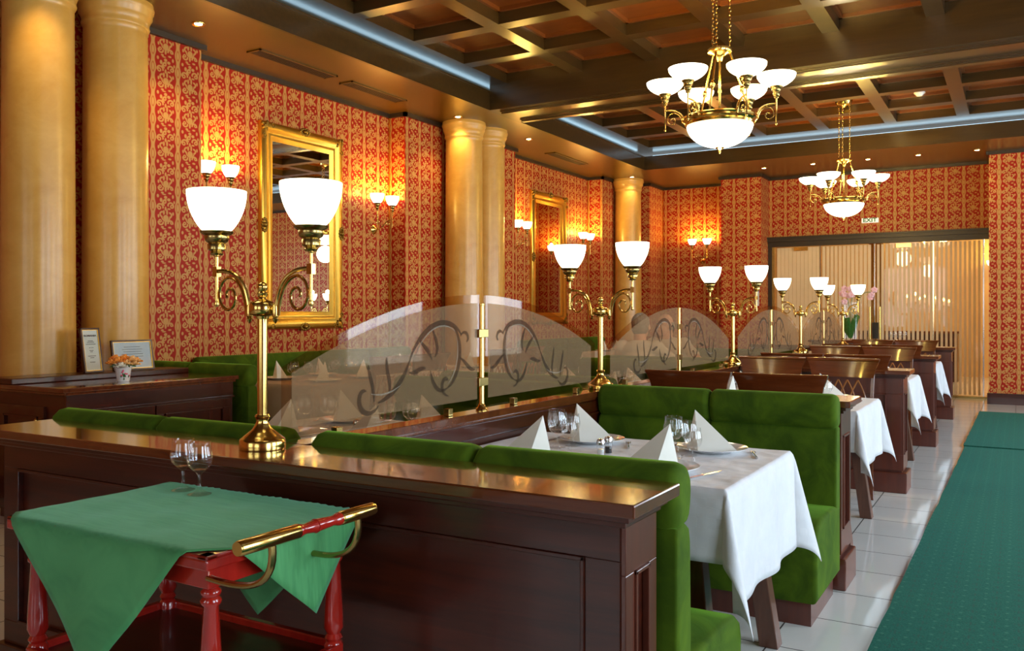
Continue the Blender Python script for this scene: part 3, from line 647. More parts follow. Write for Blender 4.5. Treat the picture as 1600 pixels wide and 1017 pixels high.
# ================================================================ MIRRORS
def gilt_mirror():
    t = thing('wall_mirror', 'mirror', 'mirror')        # local: wall plane x=0, centre at origin
    Wd, Hd, f = 0.58, 1.01, 0.175
    prof = [(0, 0), (0, 0.035), (0.018, 0.052), (0.045, 0.060), (0.075, 0.050), (0.095, 0.034), (0.110, 0.030), (0.122, 0.036), (0.136, 0.030), (0.160, 0.020), (0.175, 0.012), (0.175, 0)]
    mb = MB(); cs = []
    for sy, sz in ((-1, -1), (1, -1), (1, 1), (-1, 1)):
        cs.append([(h, sy*(Wd - d), sz*(Hd - d)) for d, h in prof])
    vs = [p for c in cs for p in c]; n = len(prof)
    fs = [(i*n + k, ((i + 1) % 4)*n + k, ((i + 1) % 4)*n + k + 1, i*n + k + 1) for i in range(4) for k in range(n - 1)]
    mb.add(vs, fs); mb.build('frame', 'gilt', t, ang=50)
    MB().box(0.004, 0.010, -(Wd - f) - 0.005, Wd - f + 0.005, -(Hd - f) - 0.005, Hd - f + 0.005).build('mirror_glass', 'mirror', t, smooth=False)
    random.seed(4)
    def leafcluster(cy, cz, sy, sz, name):
        mb = MB()
        for k in range(11):
            a = random.uniform(0, PI/2); r = random.uniform(0.0, 0.10)
            mb.ball((0.050 + random.uniform(-0.01, 0.012), cy - sy*r*math.cos(a), cz - sz*r*math.sin(a)), 0.018, 0.016, 0.022, 8, 5)
        for q in (0, 1):
            pts = []
            for j in range(14):
                u = j/13; a = u*PI*1.8; r = 0.028*(1 - 0.6*u)
                dy, dz = (0.13, 0.015) if q == 0 else (0.015, 0.13)
                pts.append((0.055, cy - sy*(dy + r*math.cos(a)), cz - sz*(dz + r*math.sin(a))))
            mb.tube(pts, 0.007, 6)
        mb.build(name, 'gilt_dark', t, ang=60)
    for sy in (-1, 1):
        for sz in (-1, 1): leafcluster(sy*(Wd - 0.01), sz*(Hd - 0.01), sy, sz, 'corner_ornament')
    for cy, cz in ((0, Hd - 0.02), (0, -Hd + 0.02), (Wd - 0.03, 0), (-Wd + 0.03, 0)):
        mb = MB()
        for k in range(12):
            a = k*PI/6; rr = 0.04
            mb.ball((0.056, cy + (rr*1.5 if cy == 0 else rr*0.7)*math.cos(a), cz + (rr*0.7 if cy == 0 else rr*1.5)*math.sin(a)), 0.015, seg=8, rings=5)
        mb.ball((0.065, cy, cz), 0.026, seg=10, rings=6); mb.build('centre_ornament', 'gilt_dark', t, ang=60)
    return t
mrP = Proto(gilt_mirror)
mrP((-6.33, 6.545, 2.14), 0, 'tall gilt-framed mirror on the red wall behind the nearest lamp'); mrP((-6.33, 11.91, 2.14), 0, 'tall gilt-framed mirror on the far red wall, behind the second lamp')

# exit sign and switch panel
def text_mesh(name, body, size, mat, parent, loc, rot, ext=0.001, sx=1.0):
    c = bpy.data.curves.new(name, 'FONT'); c.body = body; c.size = size; c.align_x = 'CENTER'; c.align_y = 'CENTER'; c.extrude = ext; c.offset = size*0.03
    to = bpy.data.objects.new('tmp', c); C.objects.link(to); bpy.context.view_layer.update()
    me = bpy.data.meshes.new_from_object(to.evaluated_get(bpy.context.evaluated_depsgraph_get())); bpy.data.objects.remove(to)
    me.materials.clear(); me.materials.append(M[mat]); me.name = name
    o = bpy.data.objects.new(name, me); C.objects.link(o); o.parent = parent; o.location = loc; o.rotation_euler = rot; o.scale = (sx, 1, 1); return o
t = thing('exit_sign', 'white lit EXIT sign with green letters over the glass wall', 'sign', (-2.065, 14.95, 2.79))
MB().box(-0.125, 0.125, -0.05, 0, -0.038, 0.038).build('housing', 'exit_face', t, smooth=False, bev=0.004)
text_mesh('lettering', 'EXIT', 0.088, 'exit_ink', t, (0, -0.051, 0), (PI/2, 0, 0), sx=1.15)
t = thing('switch_panel', 'tall narrow white panel on the pillar left of the glass wall', 'panel', (-3.74, 14.43, 1.58)); MB().box(-0.03, 0.03, -0.025, 0, -0.16, 0.16).build('housing', 'white_paint', t, smooth=False, bev=0.003); MB().box(-0.022, 0.022, -0.028, -0.025, 0.05, 0.13).build('keypad', 'china', t, smooth=False)

# ================================================================ PARTITIONS AND BENCHES
def panelled(mb, x0, x1, y0, y1, z0, z1, face, st=0.10, rail=0.10, dep=0.014):
    """frame of rails and stiles with a bead, laid on a face: face = '-y' '+y' '+x' """
    def bx(a0, a1, c0, c1, d0, d1):
        if face == '-y': mb.box(a0, a1, y0 - d1, y0 - d0, c0, c1)
        elif face == '+y': mb.box(a0, a1, y1 + d0, y1 + d1, c0, c1)
        elif face == '+x': mb.box(x1 + d0, x1 + d1, a0, a1, c0, c1)
    a0, a1 = (x0, x1) if face[1] == 'y' else (y0, y1)
    bx(a0, a1, z1 - rail, z1, 0, dep); bx(a0, a1, z0, z0 + rail, 0, dep); bx(a0, a0 + st, z0 + rail, z1 - rail, 0, dep); bx(a1 - st, a1, z0 + rail, z1 - rail, 0, dep)
    w = 0.010
    bx(a0 + st, a1 - st, z1 - rail - w, z1 - rail, 0, dep + 0.005); bx(a0 + st, a1 - st, z0 + rail, z0 + rail + w, 0, dep + 0.005)
    bx(a0 + st, a0 + st + w, z0 + rail, z1 - rail, 0, dep + 0.005); bx(a1 - st - w, a1 - st, z0 + rail, z1 - rail, 0, dep + 0.005)
def top_board(t, x0, x1, y0, y1, zt=0.876, mat='wood_top'):
    mb = MB(); mb.box(x0, x1, y0, y1, zt - 0.030, zt); mb.build('top_board', mat, t, smooth=False, bev=0.004)
    mb = MB(); q = 0.022
    mb.box(x0 + q, x1 - q, y0 + q, y1 - q, zt - 0.046, zt - 0.030); mb.box(x0 + q + 0.012, x1 - q - 0.012, y0 + q + 0.012, y1 - q - 0.012, zt - 0.060, zt - 0.046)
    mb.build('cornice', 'wood_x', t, smooth=False, bev=0.003)
t = thing('booth_counter', 'long dark mahogany counter across the foreground, carrying the nearest lamp', 'counter', (0, 0, 0))
MB().box(-3.09, -0.742, 1.744, 1.915, 0, 0.82).build('body', 'wood_x', t, smooth=False)
mb = MB(); panelled(mb, -3.09, -0.742, 1.744, 1.915, 0.12, 0.816, '-y', 0.085, 0.08); mb.build('front_panel', 'wood_x', t, smooth=False, bev=0.002, weld=False)
mb = MB(); panelled(mb, -3.09, -0.742, 1.732, 1.915, 0.12, 0.816, '+x', 0.05, 0.11, 0.012); mb.build('end_panel', 'wood_ripe', t, smooth=False, bev=0.002, weld=False)
MB().box(-3.11, -0.715, 1.712, 1.918, 0, 0.12).build('plinth', 'wood_x', t, smooth=False, bev=0.004)
top_board(t, -3.16, -0.685, 1.67, 1.95)
def divider(x0, x1, D, lab, right=True):
    t = thing('booth_divider', lab, 'partition', (0, D, 0), group='mahogany dividers between the booths')
    e = x1 - (0.035 if right else 0); s = x0 + (0 if right else 0.035)
    MB().box(s, e, 0.030, 0.265, 0, 0.82).build('body', 'wood_ripe', t, smooth=False)
    mb = MB(); panelled(mb, s, e, 0.030, 0.265, 0.16, 0.816, '-y', 0.10, 0.11); mb.build('near_panel', 'wood_ripe', t, smooth=False, bev=0.002, weld=False)
    mb = MB(); panelled(mb, s, e, 0.030, 0.265, 0.16, 0.816, '+y', 0.10, 0.11); mb.build('far_panel', 'wood_x', t, smooth=False, bev=0.002, weld=False)
    if right:
        mb = MB(); panelled(mb, s, e, 0.018, 0.277, 0.16, 0.816, '+x', 0.05, 0.11, 0.012); mb.build('end_panel', 'wood_ripe', t, smooth=False, bev=0.002, weld=False)
    MB().box(x0, x1, 0.0, 0.29, 0, 0.145).build('plinth', 'wood_ripe', t, smooth=False, bev=0.006)
    top_board(t, x0 + (0 if right else -0.01), x1 + (0.022 if right else 0), -0.02, 0.31, 0.874)
DY = [4.20, 6.70, 9.22, 11.74]
for D, w in zip(DY, ('behind the green bench', 'between second and third tables', 'between third and fourth tables', 'beyond the fourth table')):
    divider(-1.865, -0.685, D, 'mahogany booth divider on the aisle side, ' + w, True)
    divider(-3.14, -1.975, D, 'mahogany booth divider behind frosted glass, %s from the counter' % ('first', 'second', 'third', 'fourth')[DY.index(D)], False)
t = thing('low_partition', 'long mahogany partition under the glass panels, running away down the room', 'partition', (0, 0, 0))
MB().box(-1.955, -1.885, 1.952, 11.9, 0, 0.84).build('body', 'wood_y', t, smooth=False)
mb = MB(); mb.box(-1.967, -1.873, 1.952, 11.93, 0.846, 0.876); mb.box(-1.960, -1.880, 1.952, 11.93, 0.835, 0.846); mb.build('top_rail', 'wood_top', t, smooth=False, bev=0.003, weld=False)
mb = MB(); mb.box(-1.885, -1.878, 1.952, 11.9, 0.775, 0.830); mb.box(-1.885, -1.872, 1.952, 11.9, 0.762, 0.772); mb.build('moulding', 'wood_y', t, smooth=False, bev=0.002, weld=False)
# glass screens and their posts
def arcz(y, yp): return 1.352 - 0.19*(y - yp)**2
posts = [3.03, 5.44, 7.88, 10.30]
def ribbon(pts, w, x, mb):
    """flat etched stroke in the plane x = const with a swelling width"""
    n = len(pts); L = []; R = []
    for i, (y, z) in enumerate(pts):
        a = pts[max(0, i - 1)]; b_ = pts[min(n - 1, i + 1)]; d = Vector((b_[0] - a[0], b_[1] - a[1])); d = d.normalized() if d.length > 0 else Vector((1, 0))
        h = w*math.sin(PI*(i + 0.5)/n)**0.7; L.append((x, y - d.y*h, z + d.x*h)); R.append((x, y + d.y*h, z - d.x*h))
    vs = L + R; mb.add(vs, [(i, i + 1, n + i + 1, n + i) for i in range(n - 1)])
def b2(p0, p1, p2, p3, n=14):
    return [(v.x, v.y) for v in bez((*p0, 0), (*p1, 0), (*p2, 0), (*p3, 0), n)]
def spiral(cy, cz, r, a0, a1, n=20, k=0.8): return [(cy + r*(1 - k*i/n)*math.cos(a0 + (a1 - a0)*i/n), cz + r*(1 - k*i/n)*math.sin(a0 + (a1 - a0)*i/n)) for i in range(n + 1)]
names = ['nearest', 'second', 'third', 'fourth', 'fifth', 'sixth', 'seventh', 'farthest']
spans = []
for i, yp in enumerate(posts):
    lo = [1.905, 4.29, 6.76, 9.18][i]; hi = [4.13, 6.60, 9.02, 11.45][i]; spans += [(lo, yp - 0.024, yp, 1), (yp + 0.024, hi, yp, -1)]
for i, (a, b_, yp, sd_) in enumerate(spans):
    t = thing('glass_screen', '%s curved frosted glass panel with etched scrolls on the long partition' % names[i], 'glass panel', (-1.92, 0, 0), group='frosted glass panels on the partition')
    N_ = 18; zb = 0.890
    def outline(y0, y1, zlo, dz): return [(y0, zlo), (y1, zlo)] + [(y1 + (y0 - y1)*k/N_, arcz(y1 + (y0 - y1)*k/N_, yp) - dz) for k in range(N_ + 1)]
    MB().prism(outline(a, b_, zb, 0), 'x', -0.004, 0.004).build('pane', 'pane', t, smooth=False)
    ins_a, ins_b = (0.035, 0.018) if sd_ == 1 else (0.018, 0.05)
    MB().prism(outline(a + ins_a, b_ - ins_b, zb + 0.035, 0.034), 'x', 0.0045, 0.0053).build('frosted_film', 'frost', t, smooth=False)
    mb = MB(); m2 = MB(); X_ = 0.0062
    def my(y): return yp - sd_*(y)          # y = distance from the post
    def S(pts): return [(my(p), q) for p, q in pts]
    for w, pts in ((0.008, b2((0.16, 1.19), (0.22, 1.27), (0.42, 1.26), (0.50, 1.10))), (0.007, b2((0.50, 1.10), (0.54, 1.03), (0.60, 0.98), (0.68, 0.965))), (0.007, b2((0.22, 1.225), (0.14, 1.18), (0.16, 1.02), (0.26, 0.985))),
                   (0.006, b2((0.26, 0.985), (0.33, 0.96), (0.36, 1.02), (0.37, 1.06))), (0.006, spiral(0.26, 1.005, 0.05, -1.8, 2.2)), (0.007, spiral(0.74, 0.995, 0.075, -2.6, 1.4)), (0.005, spiral(0.13, 1.17, 0.04, 0.4, 4.0)),
                   (0.006, b2((0.36, 1.22), (0.33, 1.17), (0.31, 1.14), (0.34, 1.11))), (0.006, b2((0.44, 1.18), (0.40, 1.14), (0.38, 1.14), (0.36, 1.10))), (0.006, b2((0.62, 0.98), (0.60, 1.03), (0.64, 1.08), (0.63, 1.12))),
                   (0.006, b2((0.70, 0.97), (0.70, 1.03), (0.73, 1.06), (0.73, 1.10))), (0.006, b2((0.50, 1.06), (0.46, 1.05), (0.43, 1.08), (0.40, 1.07))), (0.006, b2((0.17, 1.10), (0.12, 1.08), (0.10, 1.04), (0.06, 1.05)))):
        ribbon(S(pts), w*1.5, X_, mb)
    for w, pts in ((0.003, b2((0.20, 1.20), (0.26, 1.25), (0.40, 1.24), (0.47, 1.11))), (0.003, b2((0.20, 1.19), (0.17, 1.14), (0.19, 1.04), (0.26, 1.00))), (0.003, b2((0.55, 1.02), (0.60, 0.995), (0.66, 0.985), (0.72, 1.0)))):
        ribbon(S(pts), w, X_ + 0.0006, m2)
    mb.build('etched_scroll', 'etch', t, smooth=False, weld=False, solid=0.0006); m2.build('etched_highlight', 'etch_light', t, smooth=False, weld=False, solid=0.0006)
    mb = MB()
    for q in (0.22, 0.80):
        y = a + (b_ - a)*q; mb.box(-0.012, 0.014, y - 0.014, y + 0.014, 0.8765, 0.905)
    mb.build('glass_clamp', 'brass_dark', t, smooth=False, bev=0.002, weld=False)
def screen_post():
    t = thing('brass_post', 'x', 'post')
    MB().lathe([(1e-4, 0), (0.024, 0), (0.025, 0.006), (0.018, 0.012), (0.014, 0.022), (0.0105, 0.03), (0.0105, 0.432), (0.012, 0.434), (0.012, 0.440), (1e-4, 0.442)], seg=22).build('shaft', 'brass', t)
    for z in (0.10, 0.30):
        mb = MB(); mb.box(-0.012, 0.012, -0.035, 0.035, z, z + 0.035); mb.build('clip', 'brass_dark', t, smooth=False, bev=0.002)
    return t
spP = Proto(screen_post)
for i, y in enumerate(posts): spP((-1.92, y, 0.8765), 0, '%s slim brass post between two frosted glass panels' % ('nearest', 'second nearest', 'third', 'farthest')[i], 'brass posts between the glass panels')

def soft(mb, prof, x0, x1, r=0.035, mid=6, sag=0.0):
    """profile in (y,z) swept along x with rounded ends"""
    cy = sum(p[0] for p in prof)/len(prof); cz = sum(p[1] for p in prof)/len(prof)
    hy = (max(p[0] for p in prof) - min(p[0] for p in prof))/2; hz = (max(p[1] for p in prof) - min(p[1] for p in prof))/2
    secs = []
    secs = [(x0 + r*(1 - math.cos(PI/2*k/8)), r*(1 - math.sin(PI/2*k/8))) for k in range(9)]
    secs += [(x0 + r + (x1 - x0 - 2*r)*k/mid, 0) for k in range(1, mid)]
    secs += [(x1 - r*(1 - math.cos(PI/2*k/8)), r*(1 - math.sin(PI/2*k/8))) for k in range(8, -1, -1)]
    vs = []; n = len(prof)
    for x, ins in secs:
        fy = max(0.05, 1 - ins/hy); fz = max(0.05, 1 - ins/hz)
        for y, z in prof: vs.append((x, cy + (y - cy)*fy, cz + (z - cz)*fz))
    fs = [(i*n + k, i*n + (k + 1) % n, (i + 1)*n + (k + 1) % n, (i + 1)*n + k) for i in range(len(secs) - 1) for k in range(n)]
    fs += [tuple(range(n))[::-1], tuple((len(secs) - 1)*n + k for k in range(n))]
    mb.add(vs, fs)
ROLL = [(0.000, 0.76), (-0.002, 0.80), (-0.012, 0.845), (-0.004, 0.885), (0.022, 0.908), (0.055, 0.913), (0.088, 0.903), (0.110, 0.875), (0.114, 0.840), (0.108, 0.800), (0.096, 0.768), (0.080, 0.755), (0.03, 0.75)]
FLAT = [(0.006, 0.38), (0.006, 0.76), (0.06, 0.765), (0.084, 0.752), (0.094, 0.72), (0.098, 0.60), (0.102, 0.48), (0.10, 0.38)]
SEAT = [(0.01, 0.10), (0.01, 0.405), (0.20, 0.425), (0.40, 0.425), (0.49, 0.412), (0.53, 0.385), (0.545, 0.34), (0.54, 0.22), (0.535, 0.10)]
def bench(name, lab, loc, rz, x0, x1, cuts=1, group=None, depth=1.0):
    t = thing(name, lab, 'bench', loc, rz, group)
    xs = [x0 + (x1 - x0)*k/(cuts + 1) for k in range(cuts + 2)]
    for a, b_ in zip(xs, xs[1:]):
        mb = MB(); soft(mb, ROLL, a, b_, 0.032); soft(mb, FLAT, a + 0.002, b_ - 0.002, 0.012); mb.build('backrest', 'velvet', t, ang=60, weld=False)
    mb = MB(); soft(mb, [(y*depth, z) for y, z in SEAT], x0, x1, 0.02, 10); mb.build('seat', 'velvet', t, ang=60, weld=False)
    MB().box(x0 + 0.03, x1 - 0.03, 0.03, 0.51*depth, 0, 0.102).build('plinth', 'wood_ripe', t, smooth=False)
    return t
G_ = 'green velvet booth benches'
bench('velvet_bench', 'green velvet bench backed on the front counter, aisle side', (0, 1.967, 0), 0, -1.872, -0.695, 1, G_)
bench('velvet_bench', 'green velvet bench backed on the front counter, left of the nearest lamp', (0, 1.967, 0), 0, -3.20, -1.992, 1, G_, 0.9)
bench('velvet_bench', 'green velvet bench across the nearest white table, facing the viewer', (0, 4.165, 0), PI, 0.700, 1.872, 1, G_)
bench('velvet_bench', 'green velvet bench beyond the first table behind the glass', (0, 4.165, 0), PI, 1.992, 3.20, 1, G_)
for D, w in ((DY[0], 'second'), (DY[1], 'third')):
    bench('velvet_bench', 'green velvet bench with its back to us at the %s table behind the glass' % w, (0, D + 0.325, 0), 0, -3.20, -1.992, 1, G_, 0.75)
    bench('velvet_bench', 'green velvet bench facing us at the %s table behind the glass' % w, (0, D + 2.46, 0), PI, 1.992, 3.20, 1, G_)
bench('corner_banquette', 'green velvet banquette along the red wall under the near mirror', (-6.083, 0, 0), -PI/2, -7.95, -4.98, 3, 'green wall banquettes')
bench('corner_banquette', 'green velvet banquette end joined to the dark cabinet by the near columns', (0, 4.392, 0), 0, -6.07, -4.76, 1, 'green wall banquettes', 0.62)
bench('corner_banquette', 'green velvet banquette along the red wall under the far mirror', (-6.083, 0, 0), -PI/2, -13.3, -10.52, 3, 'green wall banquettes')

# ================================================================ TABLES, CLOTHS, CHAIRS
def table(loc, w, l, lab):
    t = thing('dining_table', lab, 'table', loc, 0, 'dining tables under white cloths')
    MB().box(-w/2 + 0.005, w/2 - 0.005, -l/2 + 0.005, l/2 - 0.005, 0.715, 0.742).build('tabletop', 'wood_leg', t, smooth=False, bev=0.003)
    mb = MB(); q = 0.09
    for a in ((-w/2 + q, w/2 - q, -l/2 + q, -l/2 + q + 0.022), (-w/2 + q, w/2 - q, l/2 - q - 0.022, l/2 - q), (-w/2 + q, -w/2 + q + 0.022, -l/2 + q, l/2 - q), (w/2 - q - 0.022, w/2 - q, -l/2 + q, l/2 - q)): mb.box(*a, 0.64, 0.715)
    mb.build('apron', 'wood_leg', t, smooth=False, weld=False)
    for sx in (-1, 1):
        for sy in (-1, 1):
            mb = MB(); vs = []
            for z, cx, cy, h in ((0.70, w/2 - 0.14, l/2 - 0.11, 0.030), (0.0, w/2 - 0.055, l/2 - 0.035, 0.036)):
                vs += [(sx*cx + a*h, sy*cy + b_*h, z) for a, b_ in ((-1, -1), (1, -1), (1, 1), (-1, 1))]
            mb.add(vs, [(0, 1, 2, 3), (7, 6, 5, 4)] + [(i, (i + 1) % 4, 4 + (i + 1) % 4, 4 + i) for i in range(4)]); mb.build('leg', 'wood_leg', t, smooth=False, bev=0.004)
    return t
def drape(x, y, W2, L2, ph=0.0, wav=0.012, fold=0.24, swing=0.0, rf=0.012):
    sx = 1 if x > 0 else -1; sy = 1 if y > 0 else -1
    a = max(0, abs(x) - W2); b_ = max(0, abs(y) - L2)
    X, Y, Z = min(abs(x), W2), min(abs(y), L2), 0.0
    r = math.hypot(a, b_)
    if r == 0: return (x, y, 0.0012*math.sin(x*23 + ph)*math.sin(y*19 + ph*2))
    th = math.atan2(b_, a); s2 = math.sin(2*th)
    e = fold*r*s2
    dirx, diry = math.cos(th*(1 - swing) + PI/4*swing), math.sin(th*(1 - swing) + PI/4*swing)
    flare = rf*(1 - math.exp(-r/rf)) + 0.035*r
    if a > 0 and b_ == 0:
        u = y; k = max(0.0, 1 - (abs(y)/L2)**6); e += wav*k*(r/0.3)*math.sin(u*17 + ph)*(0.6 + 0.4*math.sin(u*7 + ph*3))
    if b_ > 0 and a == 0:
        u = x; k = max(0.0, 1 - (abs(x)/W2)**6); e += wav*k*(r/0.3)*math.sin(u*15 + ph*1.7)*(0.6 + 0.4*math.sin(u*6 + ph))
    X += (e + flare)*dirx; Y += (e + flare)*diry
    Z = -math.sqrt(max(0, r*r - e*e)) + 0.0
    return (sx*X, sy*Y, Z)
def cloth(loc, w, l, drops, lab, ph=0.0, mat='linen', res=0.022, group='white tablecloths'):
    """drops = (-x, +x, -y, +y)"""
    dx0, dx1, dy0, dy1 = drops
    x0, x1, y0, y1_ = -w/2 - dx0, w/2 + dx1, -l/2 - dy0, l/2 + dy1
    def coords(a, b_, h):
        out = [a + (b_ - a)*k/int((b_ - a)/res) for k in range(int((b_ - a)/res) + 1)]
        out += [s*(h + q) for s in (-1, 1) for q in (-0.004, 0.0, 0.006, 0.014) if a < s*(h + q) < b_]
        return sorted(set(out))
    xs, ys = coords(x0, x1, w/2), coords(y0, y1_, l/2)
    mb = MB(); vs = [drape(x, y, w/2, l/2, ph) for x in xs for y in ys]; n = len(ys)
    mb.add(vs, [(i*n + j, (i + 1)*n + j, (i + 1)*n + j + 1, i*n + j + 1) for i in range(len(xs) - 1) for j in range(n - 1)])
    o = mb.build('tablecloth', mat, loc=loc, ang=180, solid=0.0022); tag(o, lab, 'tablecloth', group); return o
def chair():
    t = thing('lattice_chair', 'x', 'chair')      # faces +y, back at y=0, origin on the floor
    def bow(u): return -0.022 + 0.030*(2*u)**2
    # top rail: wide, flared at its ends, bowed in plan
    mb = MB(); n = 14; vs = []
    for i in range(n + 1):
        u = i/n - 0.5
        for z, th, k in ((0.835, 0.011, 0.41), (0.90, 0.011, 0.435), (0.945, 0.013, 0.470), (0.953, 0.020, 0.478), (0.962, 0.020, 0.481), (0.967, 0.014, 0.479)):
            vs.append((u*k, bow(u) - th - (z - 0.835)*0.20, z))
        for z, th, k in ((0.967, 0.014, 0.479), (0.962, 0.020, 0.481), (0.953, 0.020, 0.478), (0.945, 0.013, 0.470), (0.90, 0.011, 0.435), (0.835, 0.011, 0.41)):
            vs.append((u*k, bow(u) + th - (z - 0.835)*0.20, z))
    m = 12; fs = [(i*m + k, i*m + (k + 1) % m, (i + 1)*m + (k + 1) % m, (i + 1)*m + k) for i in range(n) for k in range(m)] + [tuple(range(m))[::-1], tuple(n*m + k for k in range(m))]
    mb.add(vs, fs); mb.build('top_rail', 'wood_chair', t, ang=40)
    for s in (-1, 1):
        MB().tube([(0.195*s, 0.035, 0.0), (0.19*s, 0.030, 0.2), (0.185*s, 0.030, 0.44), (0.190*s, 0.012, 0.65), (0.198*s, -0.012, 0.86)], [0.020, 0.020, 0.022, 0.019, 0.017], 4).build('back_post', 'wood_chair', t, smooth=False, bev=0.003)
        MB().tube([(0.19*s, 0.42, 0.0), (0.195*s, 0.42, 0.43)], [0.016, 0.024], 4).build('front_leg', 'wood_chair', t, smooth=False, bev=0.003)
    mb = MB()
    for c0, c1 in ((-0.17, -0.03), (-0.10, 0.04), (-0.04, 0.10), (0.03, 0.17)):
        c = (c0 + c1)/2
        for a, q in ((c0, 1), (c1, -1)):
            pts = bez((a, 0.025, 0.47), (a, 0.018, 0.62), (a + q*0.005, 0.0, 0.70), (c, -0.012, 0.815), 10); mb.tube(pts, 0.0065, 6)
    mb.build('lattice', 'wood_arch', t)
    MB().box(-0.165, 0.165, 0.015, 0.04, 0.455, 0.48).build('lower_rail', 'wood_chair', t, smooth=False, bev=0.003)
    sp = [(0.03, 0.435), (0.03, 0.465), (0.10, 0.482), (0.30, 0.486), (0.42, 0.478), (0.455, 0.455), (0.45, 0.435)]
    mb = MB(); soft(mb, sp, -0.215, 0.215, 0.02); mb.build('seat_cushion', 'velvet', t, ang=60)
    MB().box(-0.20, 0.20, 0.03, 0.44, 0.40, 0.436).build('seat_frame', 'wood_chair', t, smooth=False, bev=0.003)
    return t
chairP = Proto(chair)

# ------------------------------------------------ things that lie on the tables
def plate():
    t = MB().lathe([(1e-4, 0.0), (0.075, 0.0), (0.080, 0.004), (0.105, 0.010), (0.133, 0.017), (0.134, 0.0195), (0.104, 0.0135), (0.082, 0.008), (0.070, 0.0055), (1e-4, 0.0055)], seg=48).build('dinner_plate', 'china', ang=50)
    return tag(t, 'x', 'plate')
plateP = Proto(plate)
def napkin():
    # cream paper napkin folded to a standing pyramid: two leaning faces and a spine crease
    mb = MB(); H = 0.150
    A = (-0.050, 0.0, H); base = [(-0.080, -0.020, 0), (-0.030, -0.065, 0), (0.115, -0.025, 0), (0.0, 0.055, 0)]
    n = 8
    vs = [A]
    for r in range(1, n + 1):
        f = r/n
        for i in range(4):
            p, q = Vector(base[i]), Vector(base[(i + 1) % 4])
            for k in range(3):
                b_ = p.lerp(q, k/3); v = Vector(A).lerp(b_, f); bul = 1 + 0.05*math.sin(PI*f)*(1 if k else 0); vs.append((v.x*bul, v.y*bul, v.z))
    fs = [(0, 1 + i, 1 + (i + 1) % 12) for i in range(12)]
    for r in range(n - 1):
        for i in range(12): fs.append((1 + r*12 + i, 1 + r*12 + (i + 1) % 12, 1 + (r + 1)*12 + (i + 1) % 12, 1 + (r + 1)*12 + i))
    fs.append(tuple(1 + (n - 1)*12 + i for i in range(12)))
    mb.add(vs, fs); t = mb.build('folded_napkin', 'napkin', ang=28)
    return tag(t, 'x', 'napkin')
napP = Proto(napkin)
def goblet(h, rb, name='wine_glass'):
    def f():
        foot = 0.034*h/0.15
        pr = [(1e-4, 0.0), (foot, 0.0), (foot, 0.0015), (foot*0.5, 0.006), (0.0065, 0.013), (0.0048, 0.03), (0.0048, h*0.36), (0.009, h*0.42)]
        bowl = [(rb*0.55, h*0.47), (rb*0.88, h*0.56), (rb*1.0, h*0.67), (rb*0.98, h*0.76), (rb*0.88, h*0.86), (rb*0.84, h*0.94), (rb*0.85, h)]
        inn = [(r - 0.0016, z) for r, z in bowl[::-1]] + [(rb*0.45, h*0.475), (1e-4, h*0.455)]
        t = MB().lathe(pr + bowl + inn, seg=28).build(name, 'crystal', ang=60)
        return tag(t, 'x', 'glass')
    return f
bigP, smallP = Proto(goblet(0.152, 0.038)), Proto(goblet(0.130, 0.031))
def shaker(name):
    def f():
        t = thing(name, 'x', 'shaker')
        MB().lathe([(1e-4, 0.0), (0.015, 0), (0.0155, 0.004), (0.0145, 0.038), (0.012, 0.042), (1e-4, 0.042)], seg=16).build('jar', 'crystal', t)
        MB().lathe([(1e-4, 0.001), (0.013, 0.001), (0.0125, 0.024), (1e-4, 0.024)], seg=12).build('contents', 'china' if name[0] == 's' else 'black', t)
        MB().lathe([(0.0158, 0.040), (0.016, 0.052), (0.013, 0.060), (0.006, 0.063), (1e-4, 0.063)], seg=20).build('lid', 'steel', t); return t
    return f
saltP, pepP = Proto(shaker('salt_shaker')), Proto(shaker('pepper_shaker'))
def fork():
    mb = MB(); mb.tube([(0, -0.09, 0.004), (0, -0.05, 0.003), (0, 0.02, 0.004), (0, 0.045, 0.003)], [0.0045, 0.0035, 0.0022, 0.004], 6)
    mb.box(-0.010, 0.010, 0.043, 0.055, 0.001, 0.004)
    for k in range(4): x = -0.0088 + k*0.0058; mb.box(x - 0.0012, x + 0.0012, 0.053, 0.088, 0.001, 0.0035)
    return tag(mb.build('fork', 'steel'), 'x', 'fork')
def knife():
    mb = MB(); mb.tube([(0, -0.10, 0.004), (0, -0.02, 0.004)], [0.0048, 0.0035], 6)
    mb.prism([(-0.004, -0.02), (0.004, -0.02), (0.009, 0.02), (0.009, 0.07), (0.003, 0.098), (-0.004, 0.10)], 'z', 0.0015, 0.0035)
    return tag(mb.build('table_knife', 'steel'), 'x', 'knife')
forkP, knifeP = Proto(fork), Proto(knife)
